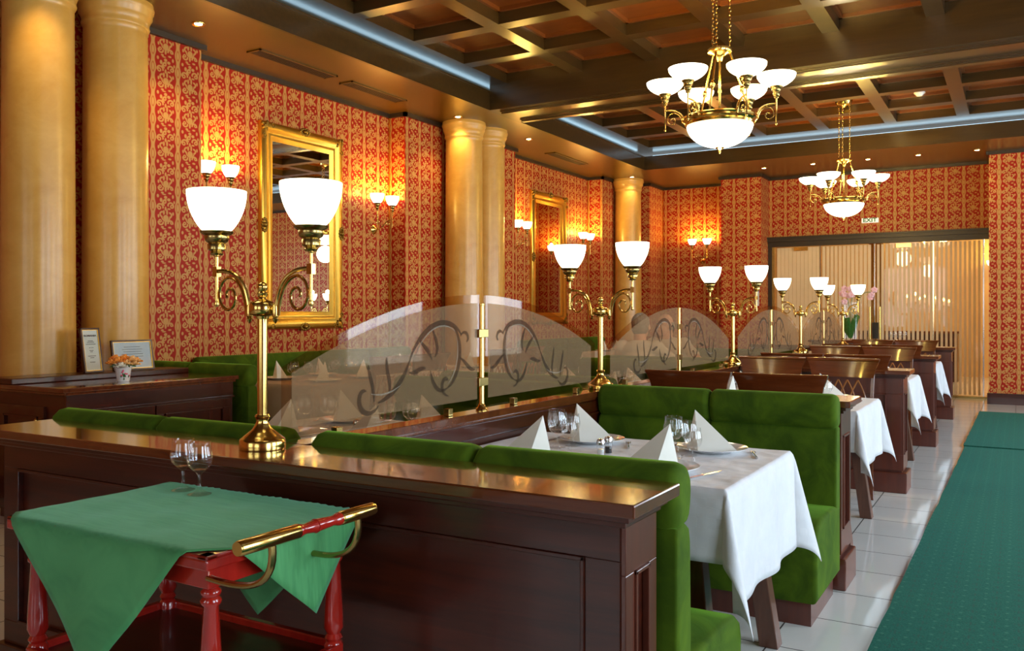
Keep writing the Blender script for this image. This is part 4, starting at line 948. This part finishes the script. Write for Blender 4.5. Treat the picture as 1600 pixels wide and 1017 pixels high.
def lay(cx, cy, z, where, side=1, full=True, seed=0, rot=0.0, skip=()):
    """four places round a table centre; 'where' names the table"""
    random.seed(seed); R = Matrix.Rotation(rot, 3, 'Z')
    def at(x, y, dz=0.0): v = R @ Vector((x*side, y, 0)); return (cx + v.x, cy + v.y, z + dz)
    places = {'far left' if side == 1 else 'far right': (-0.215, 0.245, 1), 'far right' if side == 1 else 'far left': (0.285, 0.255, 1), 'near left' if side == 1 else 'near right': (-0.225, -0.240, -1), 'near right' if side == 1 else 'near left': (0.255, -0.230, -1)}
    for nm, (x, y, f) in places.items():
        if nm in skip: continue
        plateP(at(x, y), 0, 'white china plate at the %s place of the %s' % (nm, where), 'dinner plates')
        napP(at(x - 0.015, y, 0.007), (0.25 if f > 0 else PI + 0.35) + random.uniform(-0.15, 0.15) + rot, 'pyramid-folded cream napkin at the %s place of the %s' % (nm, where), 'folded napkins')
        if full:
            forkP(at(x + 0.165*f, y - 0.01), (0.35 if f > 0 else PI) + random.uniform(-0.1, 0.1) + rot, 'steel fork beside the %s plate of the %s' % (nm, where), 'cutlery')
            knifeP(at(x - 0.165*f, y - 0.01), (PI if f > 0 else -0.25) + random.uniform(-0.1, 0.1) + rot, 'steel table knife beside the %s plate of the %s' % (nm, where), 'cutlery')
    for cn, c0 in (('left' if side == 1 else 'right', -0.225), ('right' if side == 1 else 'left', 0.255)):
        if 'glasses ' + cn in skip: continue
        for nm, P2, x, y in (('near tall', bigP, 0.010, -0.06), ('near small', smallP, 0.068, -0.080), ('far tall', bigP, -0.045, 0.035), ('far small', smallP, -0.010, 0.105)):
            P2(at(c0 + x, y), 0, '%s wine glass in the %s cluster on the %s' % (nm, cn, where), 'wine glasses')
    if full:
        saltP(at(-0.04, -0.055), 0, 'salt shaker with steel lid on the %s' % where); pepP(at(-0.042, 0.02), 0, 'pepper shaker with steel lid on the %s' % where)
TZ = 0.7455
rows = [(2.99, 'nearest table'), (5.42, 'second aisle-side table'), (7.93, 'third aisle-side table'), (10.45, 'fourth aisle-side table')]
for i, (cy, nm) in enumerate(rows):
    l = 0.84 if i < 2 else 0.80
    table((-1.313, cy, 0), 1.09, l, 'dark-legged %s near the green carpet, under a white cloth' % nm)
    cloth((-1.313, cy, TZ), 1.105, l + 0.012, (0.010, (0.365, 0.33, 0.36, 0.36)[i], 0.22, 0.24), 'white linen cloth draped over the %s' % nm, ph=i*1.3 + 0.4)
    lay(-1.30, cy + 0.005, TZ + 0.0022, nm, 1, True, seed=i)
left = [(2.99, 'nearest table behind the glass'), (5.42, 'second table behind the glass'), (7.93, 'third table behind the glass')]
for i, (cy, nm) in enumerate(left):
    table((-2.545, cy, 0), 1.09, 0.84, 'dark-legged %s left of the partition' % nm)
    cloth((-2.545, cy, TZ), 1.105, 0.852, (0.34, 0.010, 0.22, 0.22), 'white linen cloth on the %s' % nm, ph=i*1.9 + 2)
    lay(-2.55, cy, TZ + 0.0022, nm, -1, i == 0, seed=i + 10, skip=('far left', 'near left') if i == 2 else ())
walls = [(-4.93, 5.33, 'near-mirror table by the cabinet'), (-4.93, 6.95, 'near-mirror table by the middle columns'), (-4.93, 11.7, 'wall-side table under the far mirror')]
for i, (cx, cy, nm) in enumerate(walls):
    table((cx, cy, 0), 0.84, 1.09, 'square dark-legged dining table below the red wall, the ' + nm)
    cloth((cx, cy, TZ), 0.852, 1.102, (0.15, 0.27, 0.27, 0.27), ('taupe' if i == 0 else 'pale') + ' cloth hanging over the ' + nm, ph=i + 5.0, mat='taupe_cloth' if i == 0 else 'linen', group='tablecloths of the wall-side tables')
    lay(cx, cy, TZ + 0.0022, nm, 1, False, seed=i + 20, rot=PI/2)
gC = 'lattice-back chairs'
k = 0
for (cy, nm), nb in zip(rows[1:], (4.57, 7.07, 9.59)):
    for x, sd_ in ((-1.557, 'left'), (-1.067, 'right')):
        chairP((x, nb, 0), 0, 'dark lattice-back chair on the near side of the %s, %s one' % (nm, sd_), gC)
        chairP((x, cy + 0.99, 0), PI, 'dark lattice-back chair on the far side of the %s facing us, %s one' % (nm, sd_), gC)
for cx, cy, nm in walls:
    for y, w in ((cy - 0.25, 'nearer'), (cy + 0.25, 'farther')):
        chairP((-4.02, y, 0), PI/2, '%s lattice-back chair facing the red wall at the %s' % (w, nm), gC)

# ================================================================ CABINET AT THE LEFT
t = thing('corner_cabinet', 'dark mahogany cabinet at the foot of the near ochre columns', 'cabinet', (0, 0, 0))
MB().box(-5.57, -4.83, 3.06, 4.31, 0.06, 0.80).build('body', 'wood_x', t, smooth=False)
MB().box(-5.56, -4.86, 3.09, 4.29, 0, 0.06).build('plinth', 'wood_x', t, smooth=False)
mb = MB(); mb.box(-5.58, -4.80, 3.03, 4.345, 0.812, 0.84); mb.box(-5.57, -4.815, 3.045, 4.33, 0.795, 0.812); mb.build('top_board', 'wood_top', t, smooth=False, bev=0.004, weld=False)
MB().box(-5.58, -5.33, 3.03, 4.345, 0.84, 0.878).build('back_ledge', 'wood_x', t, smooth=False, bev=0.006)
MB().box(-4.83, -4.822, 3.06, 4.31, 0.70, 0.795).build('frieze', 'wood_y', t, smooth=False)
MB().box(-4.832, -4.808, 3.06, 4.31, 0.690, 0.700).build('frieze_bead', 'wood_y', t, smooth=False)
for y0, y1_, ky in ((3.13, 3.655, 3.62), (3.665, 4.27, 3.70)):
    mb = MB(); mb.box(-4.826, -4.814, y0, y1_, 0.08, 0.685); panelled(mb, 0, -4.814, y0, y1_, 0.08, 0.685, '+x', 0.06, 0.06, 0.008); d = mb.build('door', 'wood_z', t, smooth=False, weld=False, bev=0.001)
    MB().lathe([(1e-4, 0), (0.006, 0), (0.005, 0.012), (0.011, 0.018), (0.012, 0.026), (0.007, 0.032), (1e-4, 0.033)], (-4.807, ky, 0.600), 14, 'x').build('knob', 'brass', d)
mb = MB(); mb.box(-5.50, -5.02, 3.052, 3.062, 0.08, 0.72); panelled(mb, -5.50, -5.02, 3.052, 3.1, 0.08, 0.72, '-y', 0.06, 0.06, 0.008); d = mb.build('side_door', 'wood_z', t, smooth=False, weld=False, bev=0.001)
MB().lathe([(1e-4, 0), (0.006, 0), (0.005, -0.012), (0.011, -0.018), (0.012, -0.026), (0.007, -0.032), (1e-4, -0.033)], (-5.06, 3.044, 0.640), 14, 'y').build('knob', 'brass', d)
# two framed certificates leaning on the columns
def certificate(loc, rz, w, h, lean, lab, blue):
    t = thing('framed_certificate', lab, 'picture frame', loc, rz)          # local: width along x, facing -y, leaning back
    def P_(x, y, z): c, s = math.cos(lean), math.sin(lean); return (x, y*c + z*s, z*c - y*s)
    def bar(mb, x0, x1, z0, z1, y0, y1_):
        vs = [P_(x, y, z) for z in (z0, z1) for y in (y0, y1_) for x in (x0, x1)]; mb.add(vs, [(0, 2, 3, 1), (4, 5, 7, 6), (0, 1, 5, 4), (2, 6, 7, 3), (0, 4, 6, 2), (1, 3, 7, 5)])
    mb = MB(); f = 0.013
    for a in ((-w/2, w/2, 0, f), (-w/2, w/2, h - f, h), (-w/2, -w/2 + f, 0, h), (w/2 - f, w/2, 0, h)): bar(mb, *a, -0.016, 0.004)
    mb.build('frame', 'wood_x', t, smooth=False, bev=0.002, weld=False)
    mb = MB()
    for a in ((-w/2 + f, w/2 - f, f, f + 0.0025), (-w/2 + f, w/2 - f, h - f - 0.0025, h - f), (-w/2 + f, -w/2 + f + 0.0025, f, h - f), (w/2 - f - 0.0025, w/2 - f, f, h - f)): bar(mb, *a, -0.0135, 0.0)
    mb.build('gilt_slip', 'gilt', t, smooth=False, weld=False)
    mb = MB(); bar(mb, -w/2 + 0.006, w/2 - 0.006, 0.006, h - 0.006, -0.006, 0.002); mb.build('sheet', 'paper_blue' if blue else 'paper_white', t, smooth=False)
    mb = MB()
    random.seed(3)
    if not blue:
        for z, ww in ((0.215, 0.04), (0.205, 0.055), (0.192, 0.075), (0.150, 0.03), (0.140, 0.02), (0.112, 0.06), (0.100, 0.03), (0.070, 0.04)):
            bar(mb, -ww/2, ww/2, z, z + 0.0035, -0.0075, -0.006)
        for k in range(3): x = -0.013 + 0.013*k; mb.lathe([(0.0038, 0), (1e-4, 0.0005)], P_(x, -0.0072, 0.170), 5, 'y')
    else:
        for k in range(7): ww = random.uniform(0.10, 0.20); bar(mb, -ww/2, ww/2, 0.165 - k*0.017, 0.1675 - k*0.017, -0.0075, -0.006)
    mb.build('print', 'ink', t, smooth=False, weld=False)
    if not blue: o = text_mesh('heading', 'ROMANIA', 0.017, 'ink', t, P_(0, -0.0075, 0.252), (PI/2 - lean, 0, 0), 0.0003, 1.25)
    mb = MB(); bar(mb, -w/2 + f, w/2 - f, f, h - f, -0.0105, -0.0090); mb.build('glazing', 'clear_pane', t, smooth=False)
certificate((-5.40, 3.62, 0.879), PI/2 + 0.10, 0.150, 0.305, 0.16, 'tall narrow framed certificate leaning on the nearest column', False)
certificate((-5.40, 3.93, 0.879), PI/2 - 0.06, 0.315, 0.215, 0.18, 'wide framed certificate with bluish sheet, behind the orange roses', True)
t = thing('rose_pot', 'small white pot of orange roses on the dark cabinet', 'flowers', (-4.99, 3.555, 0.8405))
MB().lathe([(1e-4, 0), (0.036, 0), (0.038, 0.004), (0.050, 0.085), (0.056, 0.100), (0.053, 0.102), (0.047, 0.084), (1e-4, 0.080)], seg=30).build('pot', 'china', t)
mb = MB(); random.seed(8)
for k in range(9): a = random.uniform(-0.9, 0.3); z = random.uniform(0.03, 0.075); r = 0.0385 + z*0.13; mb.ball((r*math.cos(a), r*math.sin(a), z), 0.006, seg=8, rings=5)
mb.build('painted_rose', 'rose_pink', t); mb = MB()
for k in range(8): a = random.uniform(-1.0, 0.3); z = random.uniform(0.015, 0.05); r = 0.038 + z*0.13; mb.ball((r*math.cos(a), r*math.sin(a), z), 0.004, 0.004, 0.009, 6, 4)
mb.build('painted_leaf', 'leaf', t)
def rose(c, r, mat):
    mb = MB()
    mb.ball(c, r*0.45, rz=r*0.55, seg=10, rings=6)
    for ring, (n, rr, tilt) in enumerate(((3, 0.5, 0.25), (5, 0.75, 0.55), (6, 1.0, 0.95))):
        for k in range(n):
            a = 2*PI*k/n + ring*0.7
            def fn(u, v, a=a, rr=rr, tilt=tilt):
                w = (u - 0.5)*1.5; b_ = a + w; h = v; q = r*rr*(0.35 + h*(0.55 + tilt*0.35)); bend = -0.35*tilt*h*h
                e = (1 - (2*u - 1)**2*0.5)
                return (c[0] + q*math.cos(b_), c[1] + q*math.sin(b_), c[2] - r*0.45 + r*1.15*(h*e + bend)*(1 - 0.25*ring))
            mb.grid(fn, 6, 5)
    return mb.build('bloom', mat, t, ang=80, solid=0.0012)
random.seed(5)
for dx, dy, dz, r, m_ in ((0.0, 0.0, 0.150, 0.038, 'rose_orange'), (0.02, -0.055, 0.142, 0.036, 'rose_orange'), (0.02, 0.05, 0.145, 0.038, 'rose_peach'), (0.03, -0.005, 0.125, 0.034, 'rose_peach'), (-0.03, 0.03, 0.155, 0.034, 'rose_orange'),
                          (-0.03, -0.035, 0.155, 0.034, 'rose_orange'), (0.0, -0.085, 0.130, 0.030, 'rose_orange'), (0.0, 0.095, 0.135, 0.034, 'rose_orange'), (0.045, -0.050, 0.110, 0.036, 'rose_white'), (0.04, 0.055, 0.118, 0.030, 'rose_peach')):
    rose((dx, dy, dz), r, m_)
mb = MB()
for k in range(9):
    a = k*0.7; mb.tube([(0.01*math.cos(a), 0.01*math.sin(a), 0.08), (0.05*math.cos(a), 0.06*math.sin(a), 0.105), (0.07*math.cos(a), 0.085*math.sin(a), 0.095)], [0.003, 0.010, 0.002], 6, flat=0.3)
mb.build('foliage', 'leaf', t)

# ================================================================ SERVING TROLLEY
TX0, TX1, TY0, TY1, TTZ = -2.045, -1.36, 1.150, 1.610, 0.80
tcx, tcy = (TX0 + TX1)/2, (TY0 + TY1)/2; hw, hl = (TX1 - TX0)/2, (TY1 - TY0)/2
t = thing('serving_trolley', 'red lacquered wooden serving trolley with brass handle before the counter', 'trolley', (tcx, tcy, 0))
mb = MB(); mb.box(-hw, hw, -hl, hl, TTZ - 0.030, TTZ - 0.008)
for a in ((-hw, hw, -hl, -hl + 0.030), (-hw, hw, hl - 0.030, hl), (-hw, -hw + 0.030, -hl, hl), (hw - 0.030, hw, -hl, hl)): mb.box(*a, TTZ - 0.010, TTZ)
mb.build('tray', 'wood_red', t, smooth=False, bev=0.004, weld=False)
MB().box(-hw + 0.025, hw - 0.025, -hl + 0.025, hl - 0.025, TTZ - 0.075, TTZ - 0.030).build('apron', 'wood_red', t, smooth=False, bev=0.003)
legp = [(1e-4, 0.055), (0.014, 0.055), (0.016, 0.075), (0.021, 0.09), (0.017, 0.10), (0.021, 0.11), (0.015, 0.125), (0.019, 0.24), (0.025, 0.30), (0.025, 0.42), (0.020, 0.432), (0.025, 0.440), (0.020, 0.450), (0.026, 0.458), (0.026, 0.49), (0.020, 0.498), (0.025, 0.506), (0.019, 0.516), (0.027, 0.53),
        (0.026, 0.56), (0.018, 0.685), (0.024, 0.690), (0.025, 0.697), (0.019, 0.704), (0.024, 0.710), (0.024, 0.716), (0.017, 0.722), (0.021, 0.735), (0.022, 0.742), (1e-4, 0.742)]
for sx in (-1, 1):
    for sy in (-1, 1):
        l = MB().lathe([(r_*0.86, z_) for r_, z_ in legp], (sx*(hw - 0.045), sy*(hl - 0.049), 0), 24).build('leg', 'wood_red', t, ang=50)
        MB().lathe([(0.0245, -0.010), (0.027, -0.006), (0.027, 0.006), (0.0245, 0.010)], (sx*(hw - 0.045), sy*(hl - 0.049), 0.028), 20, 'y').build('castor', 'black', l)
        MB().lathe([(0.009, 0.03), (0.010, 0.056), (0.016, 0.058)], (sx*(hw - 0.045), sy*(hl - 0.049), 0), 12).build('castor_stem', 'brass', l)
mb = MB(); mb.box(-hw + 0.035, hw - 0.035, -hl + 0.035, hl - 0.035, 0.462, 0.474); mb.build('lower_shelf', 'wood_x', t, smooth=False)
mb = MB()
for a in ((-hw + 0.04, hw - 0.04, -hl + 0.022, -hl + 0.042), (-hw + 0.04, hw - 0.04, hl - 0.042, hl - 0.022), (-hw + 0.022, -hw + 0.042, -hl + 0.04, hl - 0.04), (hw - 0.042, hw - 0.022, -hl + 0.04, hl - 0.04)): mb.box(*a, 0.455, 0.492)
mb.build('shelf_rail', 'wood_red', t, smooth=False, bev=0.003, weld=False)
hx, hz, hy0, hy1 = hw + 0.145, 0.848, -hl - 0.055, hl - 0.135
L_ = hy1 - hy0
MB().lathe([(1e-4, hy0), (0.013, hy0), (0.0145, hy0 + 0.004), (0.0145, hy0 + 0.15), (0.012, hy0 + 0.155)], (hx, 0, hz), 24, 'y').build('handle_ferrule', 'brass', t); MB().lathe([(0.012, hy1 - 0.107), (0.0145, hy1 - 0.102), (0.0145, hy1 - 0.004), (0.013, hy1), (1e-4, hy1)], (hx, 0, hz), 24, 'y').build('handle_ferrule', 'brass', t)
MB().lathe([(0.010, hy0 + 0.14), (0.014, hy0 + 0.153), (0.0125, hy0 + 0.158), (0.010, hy0 + 0.17), (0.013, hy0 + 0.20), (0.0145, (hy0 + hy1)/2 + 0.01), (0.013, hy1 - 0.17), (0.010, hy1 - 0.128), (0.0125, hy1 - 0.118), (0.014, hy1 - 0.111), (0.010, hy1 - 0.100)], (hx, 0, hz), 24, 'y').build('handle_grip', 'wood_red', t)
for y in (hy0 + 0.085, hy1 - 0.05):
    MB().tube(bez((hw - 0.03, y, TTZ - 0.052), (hw + 0.08, y, TTZ - 0.062), (hx + 0.012, y, TTZ - 0.05), (hx, y, hz - 0.01), 14), 0.0065, 10, flat=1.3).build('handle_bracket', 'brass_dark', t)
# diagonal green cloth with hanging corners
S_ = 0.775; rot = math.radians(45 + 3); vsg = []; n = 46
mb = MB()
def gfn(u, v):
    a, b_ = (u - 0.5)*S_, (v - 0.5)*S_
    x = a*math.cos(rot) - b_*math.sin(rot) - 0.012; y = a*math.sin(rot) + b_*math.cos(rot) + 0.015
    X, Y, Z = drape(x, y, hw + 0.004, hl + 0.004, 0.7, 0.014, 0.45, 0, 0.01)
    return (X, Y, Z + 0.0012*math.sin(a*40)*math.sin(b_*31) + (0.0015 if abs(a) < 0.006 else 0))
mb.grid(gfn, n, n); o = mb.build('trolley_cloth', 'green_cloth', loc=(tcx, tcy, TTZ + 0.003), ang=180, solid=0.0014); tag(o, 'green moire cloth laid cornerwise over the red serving trolley', 'tablecloth')
trP = Proto(goblet(0.135, 0.0335))
for x, y, w in ((-1.830, 1.525, 'right'), (-1.912, 1.540, 'left')): trP((x, y, TTZ + 0.006), 0, '%s one of two empty wine glasses on the green trolley cloth' % w, 'wine glasses on the trolley')

# ================================================================ CARPET, CONSOLE, ORCHIDS
def rug(x0, x1, y0, y1_, z, lab, skew=0.0):
    mb = MB(); n = 60; random.seed(int(y0*7 + 50)); vs = []
    pr = [x0 + skew*k/n + random.uniform(-0.004, 0.004) for k in range(n + 1)]
    poly_ = [(pr[k], y0 + (y1_ - y0)*k/n) for k in range(n + 1)] + [(x1, y1_), (x1, y0)]
    o = mb.prism(poly_, 'z', z, z + 0.010).build('aisle_carpet', 'carpet', smooth=False); tag(o, lab, 'carpet', 'green aisle carpets')
rug(-0.535, 1.6, -2.5, 9.42, 0.0005, 'long green patterned carpet runner along the tiled aisle', 0.09)
rug(-0.46, 1.6, 9.36, 12.76, 0.0110, 'far piece of green carpet overlapping the long runner', 0.02)
t = thing('console_table', 'dark console table before the striped glass wall, carrying the orchid vase', 'table', (-2.0, 13.75, 0))
MB().box(-0.75, 0.75, -0.22, 0.22, 0.86, 0.895).build('tabletop', 'wood_top', t, smooth=False, bev=0.004); MB().box(-0.70, 0.70, -0.19, 0.19, 0.74, 0.86).build('apron', 'wood_x', t, smooth=False)
for sx in (-1, 1):
    for sy in (-1, 1): MB().box(sx*0.66 - 0.03, sx*0.66 + 0.03, sy*0.16 - 0.03, sy*0.16 + 0.03, 0, 0.74).build('leg', 'wood_z', t, smooth=False)
t = thing('orchid_vase', 'tall clear cylinder vase with pink orchids before the striped glass', 'vase', (-2.17, 13.70, 0.896))
MB().lathe([(1e-4, 0), (0.155, 0), (0.162, 0.01), (0.162, 0.56), (0.158, 0.565), (0.155, 0.55), (0.155, 0.02), (1e-4, 0.02)], seg=36).build('vase', 'crystal', t)
mb = MB(); random.seed(2)
for k in range(7):
    a = k*0.9; h = random.uniform(0.20, 0.38)
    pts = [(0.02*math.cos(a), 0.02*math.sin(a), 0.03), (0.06*math.cos(a), 0.06*math.sin(a), h*0.6), (0.11*math.cos(a), 0.11*math.sin(a), h), (0.13*math.cos(a), 0.13*math.sin(a), h*0.85)]
    mb.tube(pts, [0.008, 0.035, 0.03, 0.004], 8, flat=0.2)
mb.build('leaf', 'leaf', t); mb = MB()
flo = []
for a, tip in ((0.2, (-0.10, 0.0, 0.70)), (2.0, (0.06, -0.02, 0.72)), (1.0, (0.30, 0.02, 0.70))):
    p = bez((0, 0, 0.05), (0, 0, 0.5), (tip[0]*0.5, 0, 0.78), tip, 12); mb.tube(p, 0.004, 6); flo += [p[-1], p[-2], p[-3]] + ([p[-4], p[-5]] if tip[0] < 0.2 else [])
mb.build('stem', 'leaf', t)
for f in flo:
    mb = MB()
    f = f + Vector((random.uniform(-0.05, 0.05), random.uniform(-0.06, 0.02), random.uniform(-0.10, 0.06)))
    for k in range(5):
        a = 2*PI*k/5 + 0.3; mb.ball((f.x + 0.026*math.cos(a), f.y, f.z + 0.026*math.sin(a)), 0.024, 0.007, 0.022, 8, 5)
    mb.build('blossom', 'orchid', t, weld=False)
for k in range(4): smallP((-1.62 + 0.068*k, 13.66, 0.896), 0, '%s of four small glasses lined up on the far console table' % ('leftmost', 'second from left', 'second from right', 'rightmost')[k], 'glasses on the console')
for s, dn in ((-1, 'door_2'), (1, 'door_3')):
    x = -1.987 + 0.075*s
    h = MB().tube([(x, 14.875, 0.88), (x, 14.875, 1.40)], 0.014, 12).build('door_handle', 'brass', bpy.data.objects[dn])
    for z in (0.94, 1.34): MB().tube([(x, 14.875, z), (x, 14.944, z)], 0.009, 8).build('mount', 'brass_dark', h)
h = MB().box(-2.035, -1.94, 14.91, 14.938, 0.89, 1.15).build('door_lock', 'black', bpy.data.objects['door_2'], smooth=False, bev=0.003)

# ================================================================ THE TWO MEN IN CONVERSATION
def ell(mb, c, r, seg=18, rings=12): mb.ball(c, r[0], r[1], r[2], seg, rings)
def hand(mb, wrist, d, up, s=1):
    """wrist point, pointing direction, back-of-hand normal; s = side of the thumb"""
    d = Vector(d).normalized(); up = Vector(up); up = (up - d*up.dot(d)).normalized(); sd_ = d.cross(up)*s; w = Vector(wrist)
    mb.tube([w, w + d*0.03, w + d*0.085], [0.026, 0.034, 0.034], 10, flat=0.45)
    for k, (off, ln) in enumerate(((-0.027, 0.058), (-0.009, 0.070), (0.009, 0.074), (0.027, 0.066))):
        b_ = w + d*0.082 + sd_*off; mb.tube([b_, b_ + d*ln*0.45 - up*0.006, b_ + d*ln*0.8 - up*0.020, b_ + d*ln*0.95 - up*0.036], [0.0090, 0.0088, 0.0082, 0.007], 8)
    b_ = w + d*0.025 + sd_*0.028; mb.tube([b_, b_ + sd_*0.028 + d*0.025 - up*0.006, b_ + sd_*0.034 + d*0.055 - up*0.012], [0.012, 0.0105, 0.008], 8)
def man(loc, rz, lab, lean, arms, bald, turn=0.0):
    """seated figure facing +y; origin on the floor under the hips; lean = forward offset of the shoulders"""
    t = thing('person', lab, 'person', loc, rz)
    hip = Vector((0, 0, 0.53)); ch = Vector((lean[0]*0.6, lean[1]*0.6, 0.80)); sh = Vector((lean[0], lean[1], 0.985)); nk = sh + Vector((lean[0]*0.1, 0.02, 0.07)); hd = nk + Vector((lean[0]*0.08, 0.035, 0.105))
    mb = MB()
    def seg(p, q, r0, r1, n=7, mbx=None, grow=0.0):
        p, q = Vector(p), Vector(q); (mbx or mb).tube([p.lerp(q, k/(n - 1)) for k in range(n)], [r0 + (r1 - r0)*k/(n - 1) + grow for k in range(n)], 12)
    def torso(mbx, g):
        for p, r in ((hip, (0.17, 0.125, 0.12)), (hip.lerp(ch, 0.5), (0.165, 0.125, 0.15)), (ch, (0.175, 0.125, 0.15)), (sh + Vector((0, 0, -0.05)), (0.175, 0.105, 0.10))): ell(mbx, p, tuple(v + g for v in r))
        for s in (-1, 1): ell(mbx, sh + Vector((0.165*s, 0, -0.02)), (0.065 + g, 0.065 + g, 0.065 + g))
    torso(mb, 0)
    seg(nk + Vector((0, 0, -0.09)), nk + Vector((0, 0, 0.06)), 0.062, 0.055)
    # head: cranium, jaw, face
    R = Matrix.Rotation(turn, 3, 'Z')
    def H(x, y, z): return hd + R @ Vector((x, y, z))
    ell(mb, H(0, -0.008, 0.030), (0.076, 0.095, 0.090)); ell(mb, H(0, 0.035, -0.035), (0.058, 0.060, 0.075)); ell(mb, H(0, 0.062, -0.078), (0.030, 0.026, 0.026))
    mb.tube([H(0, 0.092, 0.030), H(0, 0.110, 0.0), H(0, 0.112, -0.010)], [0.008, 0.013, 0.012], 8)
    for s in (-1, 1):
        ell(mb, H(0.078*s, 0.0, 0.0), (0.010, 0.020, 0.032), 10, 8); ell(mb, H(0.032*s, 0.078, 0.028), (0.020, 0.012, 0.008), 10, 6)
    mb.tube([H(-0.025, 0.088, -0.045), H(0, 0.096, -0.044), H(0.025, 0.088, -0.045)], [0.005, 0.007, 0.005], 6)
    sl = MB(); tr = MB(); shoes = MB()
    torso(sl, 0.012)
    for s, (el, wr, hdn) in zip((-1, 1), arms):
        S0 = sh + Vector((0.175*s, 0, -0.02)); el, wr = Vector(el), Vector(wr)
        seg(S0, el, 0.050, 0.040); seg(el, wr, 0.040, 0.026); hand(mb, wr, hdn, (0, 0, 1), -s)
        seg(S0, S0.lerp(el, 0.72), 0.060, 0.058, 7, sl)
    for s in (-1, 1):
        hp, kn, an = hip + Vector((0.10*s, 0.03, -0.03)), Vector((0.13*s, 0.45, 0.50)), Vector((0.12*s, 0.43, 0.09))
        seg(hp, kn, 0.085, 0.060); seg(kn, an, 0.058, 0.040); seg(an, an + Vector((0, 0.12, -0.05)), 0.038, 0.034)
        seg(hp, kn, 0.097, 0.072, 7, tr); seg(kn, an + Vector((0, 0, 0.03)), 0.072, 0.056, 7, tr)
        ell(shoes, an + Vector((0, 0.07, -0.045)), (0.046, 0.125, 0.044))
    ell(tr, hip + Vector((0, 0, -0.02)), (0.180, 0.140, 0.11))
    def rem(m_, name, mat, vox, par=t):
        o = m_.build(name, mat, par, ang=180, weld=False); q = o.modifiers.new('r', 'REMESH'); q.mode = 'VOXEL'; q.voxel_size = vox; q.use_smooth_shade = True
        q = o.modifiers.new('sm', 'SMOOTH'); q.factor = 0.5; q.iterations = 3; return o
    rem(mb, 'body', 'skin', 0.006)
    rem(sl, 'shirt', 'shirt', 0.010); rem(tr, 'trousers', 'trousers', 0.012); rem(shoes, 'shoes', 'shoe', 0.010)
    hr = MB()
    if bald:
        for k in range(15):
            a = PI*1.0 + PI*k/14; hr.tube([H(0.079*math.cos(a), -0.008 + 0.095*math.sin(a), 0.035), H(0.078*math.cos(a), -0.010 + 0.097*math.sin(a), -0.01), H(0.066*math.cos(a), -0.008 + 0.088*math.sin(a), -0.045)], [0.008, 0.012, 0.008], 6)
    else:
        ell(hr, H(0, -0.018, 0.040), (0.083, 0.098, 0.092)); ell(hr, H(0, -0.035, -0.010), (0.077, 0.078, 0.075))
    rem(hr, 'hair', 'hair', 0.006)
    eb = MB()
    for s in (-1, 1): ell(eb, H(0.032*s, 0.089, 0.020), (0.010, 0.006, 0.006), 8, 6)
    eb.build('eyes', 'ink', t)
    return t
man((-2.93, 7.27, 0), 0.0, 'grey-haired person in a white shirt, back to us, leaning on the table', (-0.05, 0.12), (((-0.33, 0.26, 0.80), (-0.20, 0.46, 0.79), (0.3, 1, -0.1)), ((0.30, 0.22, 0.80), (0.10, 0.42, 0.79), (-0.3, 1, -0.1))), False, 0.1)
man((-3.04, 8.86, 0), PI, 'bald person in a white shirt facing the viewer across the table', (0.10, 0.28), (((-0.26, 0.36, 0.80), (-0.10, 0.56, 0.79), (0.4, 1, -0.1)), ((0.34, 0.36, 0.80), (0.18, 0.56, 0.79), (-0.4, 1, -0.1))), True, -0.35)
